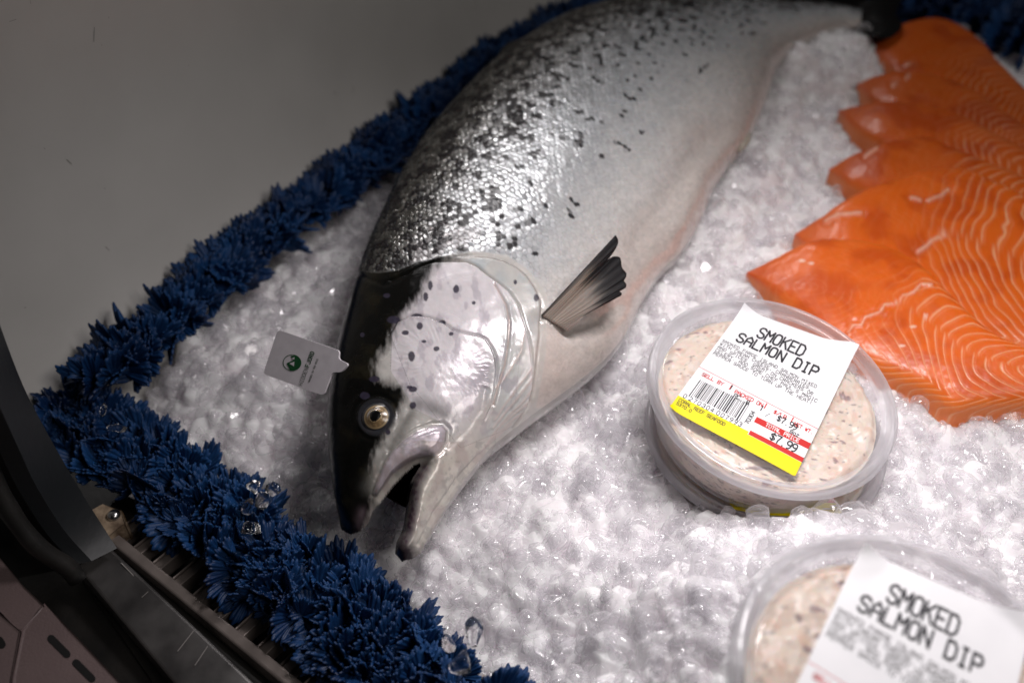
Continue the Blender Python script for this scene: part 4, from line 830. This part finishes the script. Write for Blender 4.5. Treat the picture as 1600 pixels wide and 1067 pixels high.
# ------------------------------------------------------------------ tubs of dip
def frame_from(n, yaw):
    n = np.array(n, float); n /= np.linalg.norm(n); a_ = np.cross([0, 1, 0], n); a_ /= np.linalg.norm(a_); b = np.cross(n, a_)
    return a_ * math.cos(yaw) + b * math.sin(yaw), -a_ * math.sin(yaw) + b * math.cos(yaw), n
LABQ = [(-6.1, 53.0), (48.3, 31.6), (2.2, -48.0), (-50.2, -15.5)]     # TL, TR, BR, BL in mm on the lid
def lathe(mb, prof, nseg=128, T=None, C=None):
    a_ = np.linspace(0, 2 * np.pi, nseg, endpoint=False); V = np.array([[r_ * math.cos(x) * MM, r_ * math.sin(x) * MM, z * MM] for r_, z in prof for x in a_])
    mb.add(V if T is None else T(V), grid_faces(len(prof), nseg, True), C=C)
def tub(c, n, yaw, label, seed, with_label=True, H_=31.0, lab_q=LABQ, lab_mats=None):
    ax_, ay_, an_ = frame_from(n, yaw); c = np.array(c)
    T = lambda V: c + V[:, :1] * ax_ + V[:, 1:2] * ay_ + V[:, 2:3] * an_
    t = thing('dip_tub', label, 'plastic tub', tuple(c - an_ * H_ * MM), 'tubs of salmon dip')
    mb = MB(); lathe(mb, [(0.1, -H_ + 1.5), (20, -H_ + 1.5), (42, -H_ + 1.2), (46, -H_ + .3), (48, -H_), (49.2, -H_ + .6), (50, -H_ + 3), (51.8, -H_ + 12), (53.4, -H_ + 20), (54.0, -8), (56.2, -7.2), (56.6, -4), (56.8, -1.5)], T=T)
    mb.build('tub_body', m_tub, t)
    mb = MB(); lathe(mb, [(56.9, -6.2), (58.5, -6.4), (58.6, -5.6), (58.1, -5.0), (58.3, -2.0), (58.2, -.6), (57.6, .25), (56.6, .5), (55.6, .25), (54.9, -.6), (54.3, -2.2), (53.9, -3.2), (53.2, -3.6), (51.5, -3.6)], 160, T=T); rim = mb.build('lid_rim', m_rim, t)
    mb = MB(); lathe(mb, [(51.5, -3.6), (50.8, -3.1), (50.0, -3.1), (49.3, -3.55), (40, -3.6), (20, -3.55), (.1, -3.5)], 160, T=T); mb.build('lid_panel', m_lid, t)
    # dip
    NR, NA = 110, 300; r_ = np.linspace(0.2, 1, NR)[:, None]; a_ = np.linspace(0, 2 * np.pi, NA, endpoint=False)[None, :]
    X_ = r_ * np.cos(a_) * 51.5; Y_ = r_ * np.sin(a_) * 51.5; X_[0] = 0; Y_[0] = 0
    rr = np.linspace(0.004, 1, NR)[:, None]; X_ = rr * np.cos(a_) * 51.8; Y_ = rr * np.sin(a_) * 51.8
    f1 = fbm(X_ / 9 + seed, Y_ / 9 + 3, 4); lump = fbm(X_ / 4.0 + seed, Y_ / 4.0, 4); ridg = 1 - np.abs(fbm(X_ / 11 + 9 * seed, Y_ / 7, 3) - .5) * 4
    Z_ = -5.4 - 3.0 * (1 - f1) - 1.6 * (1 - lump) + 1.0 * ridg * .6 - 3.0 * sst(.9, 1, rr) ** 2
    base = np.array([.77, .64, .53]); Cd = np.tile(base, (X_.size, 1)); F_ = fbm(X_ / 7 + 4 + seed, Y_ / 7, 4).ravel()
    Cd = mix(Cd, rgb(.80, .70, .60)[None], sst(.45, .65, F_)); Cd = mix(Cd, rgb(.68, .42, .30)[None], sst(.58, .72, fbm(X_.ravel() / 5 + 40, Y_.ravel() / 5 + seed, 3)) * .45)
    for (sc_, thr, col_, am) in ((2.6, .735, (.12, .10, .10), .7), (1.5, .79, (.08, .09, .07), .7), (5.0, .72, (.16, .08, .12), .7)):
        nn_ = fbm(X_.ravel() / sc_ + 13 * sc_ + seed, Y_.ravel() / (sc_ * .7) + 5, 2); Cd = mix(Cd, rgb(*col_)[None], sst(thr + .03, thr + .10, nn_) * am)
    mb = MB(); mb.add(T(np.stack([X_, Y_, Z_], -1).reshape(-1, 3) * MM), grid_faces(NR, NA, True), C=np.c_[Cd, np.ones(len(Cd))])
    # its side, seen through the wall
    NZ = 40; zz_ = np.linspace(0, 1, NZ)[:, None]; edge_z = Z_[-1][None, :]; Zs = edge_z * (1 - zz_) + (-H_ + 1.8) * zz_; Rs = 51.8 - (51.8 - 47.6) * zz_ + .25 * fbm(np.broadcast_to(a_ * 9, (NZ, NA)), np.broadcast_to(zz_ * 7, (NZ, NA)), 3)
    Xs, Ys = Rs * np.cos(a_), Rs * np.sin(a_); A9 = np.broadcast_to(a_ * 51, (NZ, NA)).ravel(); Z9 = Zs.ravel()
    Cs = np.tile(base * .97, (Xs.size, 1)); Cs = mix(Cs, rgb(.60, .44, .36)[None], sst(.4, .7, fbm(A9 / 6, Z9 / 5, 3)))
    for (sc_, thr, col_) in ((2.4, .68, (.10, .09, .09)), (1.5, .72, (.07, .08, .06))): Cs = mix(Cs, rgb(*col_)[None], sst(thr, thr + .07, fbm(A9 / sc_ + seed, Z9 / (sc_ * .7), 2)) * .8)
    mb.add(T(np.stack([Xs, Ys, Zs], -1).reshape(-1, 3) * MM), grid_faces(NZ, NA, True), C=np.c_[Cs, np.ones(len(Cs))])
    mb.build('dip', m_dip, t)
    if not with_label: return t, T
    q4 = np.array(lab_q, float)
    def place(u, v, lift=0.0):
        p = (q4[0] * (1 - u) + q4[1] * u) * (1 - v) + (q4[3] * (1 - u) + q4[2] * u) * v
        r2 = math.hypot(*p); z = -3.05 + 3.9 * float(sst(49.5, 56.5, np.array(r2))) + .25 * math.sin(u * 5 + 1) * math.sin(v * 4) + 2.2 * max(0, .16 - math.hypot(u * .9, v)) / .16
        return T(np.array([[p[0] * MM, p[1] * MM, (z + lift) * MM]]))[0]
    n_ = 40; uu_ = np.linspace(0, 1, n_)
    def lab_patch(mb, u0, u1, v0, v1, lift, nu=24, nv=12, v0b=None, v1b=None):
        V = [place(u, (v0 + ((v0b if v0b is not None else v0) - v0) * (u - u0) / (u1 - u0)) * (1 - k) + (v1 + ((v1b if v1b is not None else v1) - v1) * (u - u0) / (u1 - u0)) * k, lift) for u in np.linspace(u0, u1, nu) for k in np.linspace(0, 1, nv)]
        mb.add(V, grid_faces(nu, nv))
    mb = MB(); lab_patch(mb, 0, 1, 0, 1, .0, 48, 48)
    lab_patch(mb, 0, 1, 0, 1, -.12, 48, 48); lb = mb.build('label', m_paper, t)
    mb = MB(); lab_patch(mb, 0, .575, .885, 1.0, .05, 24, 8); lab_patch(mb, .575, 1, .905, 1.0, .05, 24, 8); lab_patch(mb, 0.012, .99, 1.0, 1.004, .05); mb.build('yellow_band', m_yellow, lb)
    mb = MB(); lab_patch(mb, .57, 1, .765, .808, .05); lab_patch(mb, .58, 1, .872, .903, .06)
    lab_patch(mb, 0, 1, .612, .6155, .05, 40, 2, .655, .6585)
    for u in (.285, .58, .80): lab_patch(mb, u, u + .009, .622 + .04 * u, .665 + .04 * u, .05, 2, 4)
    write(mb, 'SELL BY', (.055, .668), (1, .02), (0, -1), .025, .020, .006, lambda u, v: place(u, v, .05), 1.3)
    write(mb, 'PACKED ON', (.335, .680), (1, .02), (0, -1), .025, .020, .006, lambda u, v: place(u, v, .05), 1.3)
    write(mb, '$/LB', (.66, .690), (1, .02), (0, -1), .025, .020, .006, lambda u, v: place(u, v, .05), 1.3)
    write(mb, 'NET WT.', (.83, .702), (1, .02), (0, -1), .022, .017, .006, lambda u, v: place(u, v, .05), 1.3)
    mb.build('red_print', m_red, lb)
    mb = MB(); write(mb, 'TOTAL PRICE', (.655, .798), (1, .0), (0, -1), .024, .018, .006, lambda u, v: place(u, v, .10), 1.35); mb.build('white_print', m_whiteink, lb)
    mb = MB(); ink = lambda u, v: place(u, v, .08)
    write(mb, 'SMOKED', (.235, .192), (1, .035), (.0, -1), .092, .052, .0155, ink, 1.33)
    write(mb, 'SALMON DIP', (.115, .292), (1, .035), (.0, -1), .080, .052, .0155, ink, 1.36)
    for k, ln in enumerate(['SMOKED FAROE ISLAND SALMON MIXED', 'WITH CREAM CHEESE, CRANBERRIES,', 'AND SPICES. GREAT ON CRACKERS OR', "CELERY. ADD SOME CHEF PAUL'S MAGIC", 'PEPPER SAUCE TO TURN UP THE HEAT!']):
        write(mb, ln, (.028, .347 + k * .0315), (1, .055), (0, -1), .0235, .0180, .0040, ink, 1.44)
    rb = np.random.default_rng(5); u = .065
    while u < .475:
        w1 = rb.choice([.004, .004, .008, .011]); lab_patch(mb, u, min(u + w1, .478), .705, .842 if .09 < u < .45 else .855, .05, 2, 4); u += w1 + rb.choice([.005, .007, .010])
    for k, ch in enumerate('0270304007993'):
        write(mb, ch, (.035 + k * .0355 + (.012 if k > 0 else 0) + (.012 if k > 6 else 0), .882), (1, 0), (0, -1), .030, .020, .0045, ink)
    write(mb, '70304', (.545, .842), (0, -1), (-1, 0), .030, .016, .0050, ink, 1.3)
    write(mb, 'PC. 8', (.345, .712), (1, .03), (0, -1), .030, .020, .006, ink, 1.3); write(mb, '1', (.56, .712), (1, .03), (0, -1), .035, .02, .008, ink)
    write(mb, '1', (.285, .668), (1, .03), (0, -1), .030, .02, .008, ink); write(mb, '/', (.62, .735), (1, .03), (0, -1), .03, .02, .004, ink)
    write(mb, '$7.99', (.705, .728), (1, .02), (0, -1), .040, .026, .0075, ink, 1.25); write(mb, '8oz', (.83, .765), (1, .02), (0, -1), .026, .018, .005, ink, 1.4)
    write(mb, '$7.99', (.725, .868), (1, .0), (0, -1), .052, .033, .0095, ink, 1.28)
    write(mb, 'CORAL REEF SEAFOOD', (.025, .922), (1, .02), (0, -1), .022, .0150, .0045, ink, 1.42); write(mb, '5370.0', (.025, .952), (1, .02), (0, -1), .020, .0150, .0045, ink, 1.42)
    mb.build('black_print', m_ink, lb, smooth=False)
    return t, T
tub(DIP_C[0], DIP_N[0], 0.0, 'upper tub of dip with the whole label in view, between fish and front salmon portion', 1.0)
tub(LOW_C[0], (0.05, -0.03, 1.0), 0.0, 'lower tub half buried in ice under the tub with the fully visible label', 5.0, lab_q=[(-28, 34), (28, 36), (25, -50.5), (-24, -50)])
tub(DIP_C[1], DIP_N[1], 0.0, 'nearest tub of dip cut off by the lower right corner', 9.0)
mb = MB()
V, Q, T3 = prism([DIP_C[1] + np.array(p) for p in [(.075, .02, -.018), (.079, .034, -.018), (.088, .036, -.018), (.09, .02, -.018)]], (0, 0, -.008))

# ------------------------------------------------------------------ blue garlands
def frond(r, lobes=7, nr=8, na=103, spread=1.3):
    ph = np.linspace(-spread, spread, na)[None, :]; rr = np.linspace(0.06, 1, nr)[:, None]
    k_ = ph / (2 * spread) * math.pi * lobes
    c = np.abs(np.cos(k_)); sub = np.abs(np.cos(k_ * 3))
    Rr = (0.66 + 0.34 * c ** .45) * (0.84 + .16 * np.cos(ph * .9)) * (1 - .10 * (1 - sub)) * (1 + .07 * np.sin(ph * r.uniform(2, 4) + r.uniform(0, 6)))
    rad = rr * Rr; X_ = rad * np.sin(ph); Y_ = rad * np.cos(ph)
    Z_ = (.055 * c + .03 * sub) * np.sin(np.pi * rr * .93) ** .5 + r.uniform(-.1, .55) * rad ** 2 + r.uniform(.04, .13) * rr ** 2 * np.sin(ph * r.uniform(2, 3.6) + r.uniform(0, 6)) - r.uniform(0, .3) * X_ ** 2
    V = np.stack([X_, Y_, Z_], -1).reshape(-1, 3); V2 = V - np.array([0, 0, .045]); n_ = len(V)
    Q1 = grid_faces(nr, na); b = np.array([j for j in range(na)] + [i * na + na - 1 for i in range(1, nr)] + [(nr - 1) * na + j for j in range(na - 2, -1, -1)] + [i * na for i in range(nr - 2, 0, -1)]); b2 = np.roll(b, -1)
    return np.vstack([V, V2]), np.vstack([Q1, Q1[:, ::-1] + n_, np.stack([b, b2, b2 + n_, b + n_], 1)])
gr = np.random.default_rng(11)
fronds = [frond(gr, lobes=l) for l in (5, 6, 7, 5, 7, 6, 5, 7)]
def garland(name, path, width, count, size, label, group=None, zrise=0.02, axis_px=True):
    P_ = resample(path, 300); root = thing(name, label, 'garland', tuple(P_[150]), group)
    mb = MB(); wires = MB()
    for k in range(count):
        s = gr.random(); i = int(s * 298); p = P_[i].copy(); tg = P_[i + 1] - P_[i]; tg /= np.linalg.norm(tg); side = np.cross(tg, [0, 0, 1]); side /= np.linalg.norm(side)
        row = gr.choice([-1, 0, 1]) if width > .03 else 0
        cen = p + side * row * width * .36 + np.array([0, 0, gr.uniform(-.2, .2) * .01])
        th_ = gr.uniform(-1.6, 1.6)                                  # around the stem, 0 = straight up
        out = side * math.sin(th_) + np.array([0, 0, 1]) * math.cos(th_) + tg * gr.uniform(-.9, .9)
        out /= np.linalg.norm(out)
        up_ = np.array([0, -.25, 1.0]) + gr.normal(size=3) * .55; nrm = up_ - out * (up_ @ out) + 1e-6; nrm = nrm / np.linalg.norm(nrm); nrm = nrm * (1 if nrm[2] > 0 else -1)
        xx = np.cross(out, nrm); v, q = fronds[gr.integers(len(fronds))]; sz = size * gr.uniform(.7, 1.2)
        W_ = cen + (v[:, :1] * xx + v[:, 1:2] * out + v[:, 2:3] * nrm) * sz; mb.add(W_, q)
    mb.build('fronds', m_blue, root)
    for row in ([-1, 0, 1] if width > .03 else [0]):
        sd = np.cross(np.gradient(P_, axis=0), [0, 0, 1]); sd /= np.linalg.norm(sd, axis=1)[:, None]
        tube(wires, P_[::4] + sd[::4] * row * width * .36, .0018, 6)
    wires.build('stem', m_blue, root); return root
zG = 0.004
garland('blue_garland', [at(x, y, zG + .009) for x, y in [(150, 600), (205, 562), (300, 482), (350, 440), (425, 378), (500, 320), (580, 258), (660, 196), (730, 143), (800, 93), (880, 48), (960, 15)]], .029, 360, .0225, 'blue plastic garland along the foot of the pale wall', 'blue plastic garlands')
garland('blue_garland', [at(x, y, zG - .012) for x, y in [(82, 655), (166, 700), (256, 752), (351, 823), (445, 896), (531, 966), (614, 1030), (700, 1098), (800, 1175)]], .0305, 420, .0178, 'thick blue plastic garland along the front air grille', 'blue plastic garlands')
garland('blue_garland', [at(x, y, 0.0) for x, y in [(1385, 0), (1440, 8), (1500, 22), (1560, 45), (1640, 75)]], .05, 110, .035, 'dark blurred blue garland behind the rearmost salmon portion', 'blue plastic garlands')

# stray clear ice on the front garland
cr_ = np.random.default_rng(21)
CH = [(398, 762, .008, 'small clear ice chip resting highest on the front garland'), (415, 783, .010, 'wide clear ice lump in the middle of the cluster on the front garland'), (387, 790, .008, 'rounded clear ice lump at the left of the cluster on the front garland'), (390, 822, .011, 'square frosted ice lump lowest in the cluster on the front garland'), (430, 765, .008, 'clear ice lump at the right of the cluster on the front garland'), (183, 668, .006, 'tiny clear ice chip by the corner end of the ice bed'), (160, 640, .006, 'clear ice chip on the garland near the case corner'),
      (700, 1000, .008, 'round clear ice lump between garland fronds near the bottom edge'), (742, 985, .009, 'clear ice lump beside the garland tip near the bottom edge'), (722, 1035, .010, 'frosted ice lump on the garland at the bottom edge')]
for x, y, s_, lab in CH:
    v, t3 = protos[cr_.integers(14)]; p = at(x, y, .022 if x < 600 else .018); mb = MB(); mb.add((v * s_ * .38) @ rand_rot(cr_).T + p, None, t3)
    tag(mb.build('ice_chip', m_clear), lab, 'ice chip', 'loose ice chips on the garlands')

# ------------------------------------------------------------------ the card in the fish's head
cp = at(470, 566, .060); cn = np.array([-0.46, -0.62, 0.64]); cn /= np.linalg.norm(cn)
card_pt = lambda x, y, lift=0.0: at_plane(x, y, cp, cn) + cn * lift
t = thing('fish_tag', 'small white tag with green mountain logo stuck in the salmon head', 'tag', tuple(cp))
def rnd(poly, rad, n=6):
    out = []; m_ = len(poly)
    for i in range(m_):
        p0, p1, p2 = np.array(poly[i - 1], float), np.array(poly[i], float), np.array(poly[(i + 1) % m_], float); r_ = min(rad, .45 * np.linalg.norm(p0 - p1), .45 * np.linalg.norm(p2 - p1))
        a_ = p1 + (p0 - p1) / np.linalg.norm(p0 - p1) * r_; b = p1 + (p2 - p1) / np.linalg.norm(p2 - p1) * r_
        for k in range(n + 1): f_ = k / n; out.append(tuple(a_ * (1 - f_) ** 2 + 2 * p1 * f_ * (1 - f_) + b * f_ ** 2))
    return out
outl = rnd([(434, 515), (530.5, 548), (528, 561), (545, 569), (533, 582), (519, 581), (505, 618), (411, 584)], 6)
mb = MB(); V, Q, T3 = prism([card_pt(x, y) for x, y in outl], -cn * .0011); mb.add(V, Q, T3); card = mb.build('card', m_card, t, False)
mb = MB(); cx_, cy_, cr0 = 456.7, 566.6, 14.2; th_ = np.linspace(0, 2 * np.pi, 49)
ring = [(cx_ + cr0 * math.cos(a_) * 1.02, cy_ + cr0 * math.sin(a_) * .9) for a_ in th_]; ring2 = [(cx_ + (cr0 - 1.1) * math.cos(a_) * 1.02, cy_ + (cr0 - 1.1) * math.sin(a_) * .9) for a_ in th_]
mb.add([card_pt(x, y, .00015) for x, y in ring + ring2], [[i, i + 1, i + 50, i + 49] for i in range(48)])
fill = [(448.3, 567.5), (459, 562.5), (454.5, 556.5), (458, 555.5)] + [(cx_ + cr0 * math.cos(a_), cy_ + cr0 * math.sin(a_) * .9) for a_ in np.linspace(-1.15, 1.75, 24)]
V, Q, T3 = prism([card_pt(x, y, .0002) for x, y in fill], -cn * .00005); mb.add(V, Q, T3); mb.build('logo', m_green, card, False)
mb = MB()
for tri_ in ([(453, 568), (460.5, 565), (460, 572.5)], [(456.5, 559.5), (461, 558.2), (460.3, 562)]):
    V, Q, T3 = prism([card_pt(x, y, .00035) for x, y in tri_], -cn * .00005); mb.add(V, Q, T3)
mb.build('logo_highlight', m_card, card, False)
dxx = np.array([490.5 - 470.5, 548.0 - 602.0]); Lx = np.hypot(*dxx); dxx /= Lx; dyy = np.array([-.93, -.38])
cpl = lambda u, v: card_pt(u, v, .0002)
mb = MB(); write(mb, 'HIDDEN', (472.5, 602.5), dxx, dyy, 5.8, 3.5, .6, cpl, 1.42); mb.build('thin_lettering', m_greenthin, card, False)
mb = MB(); write(mb, 'FJORD', (472.5 + dxx[0] * 30.5, 602.5 + dxx[1] * 30.5), dxx, dyy, 5.8, 3.5, 1.15, cpl, 1.5); mb.build('bold_lettering', m_green, card, False)
mb = MB(); write(mb, 'RAISED IN THE WILD', (484.5, 597), dxx, dyy, 2.4, 1.55, .45, cpl, 1.38); mb.build('small_lettering', m_greenthin, card, False)
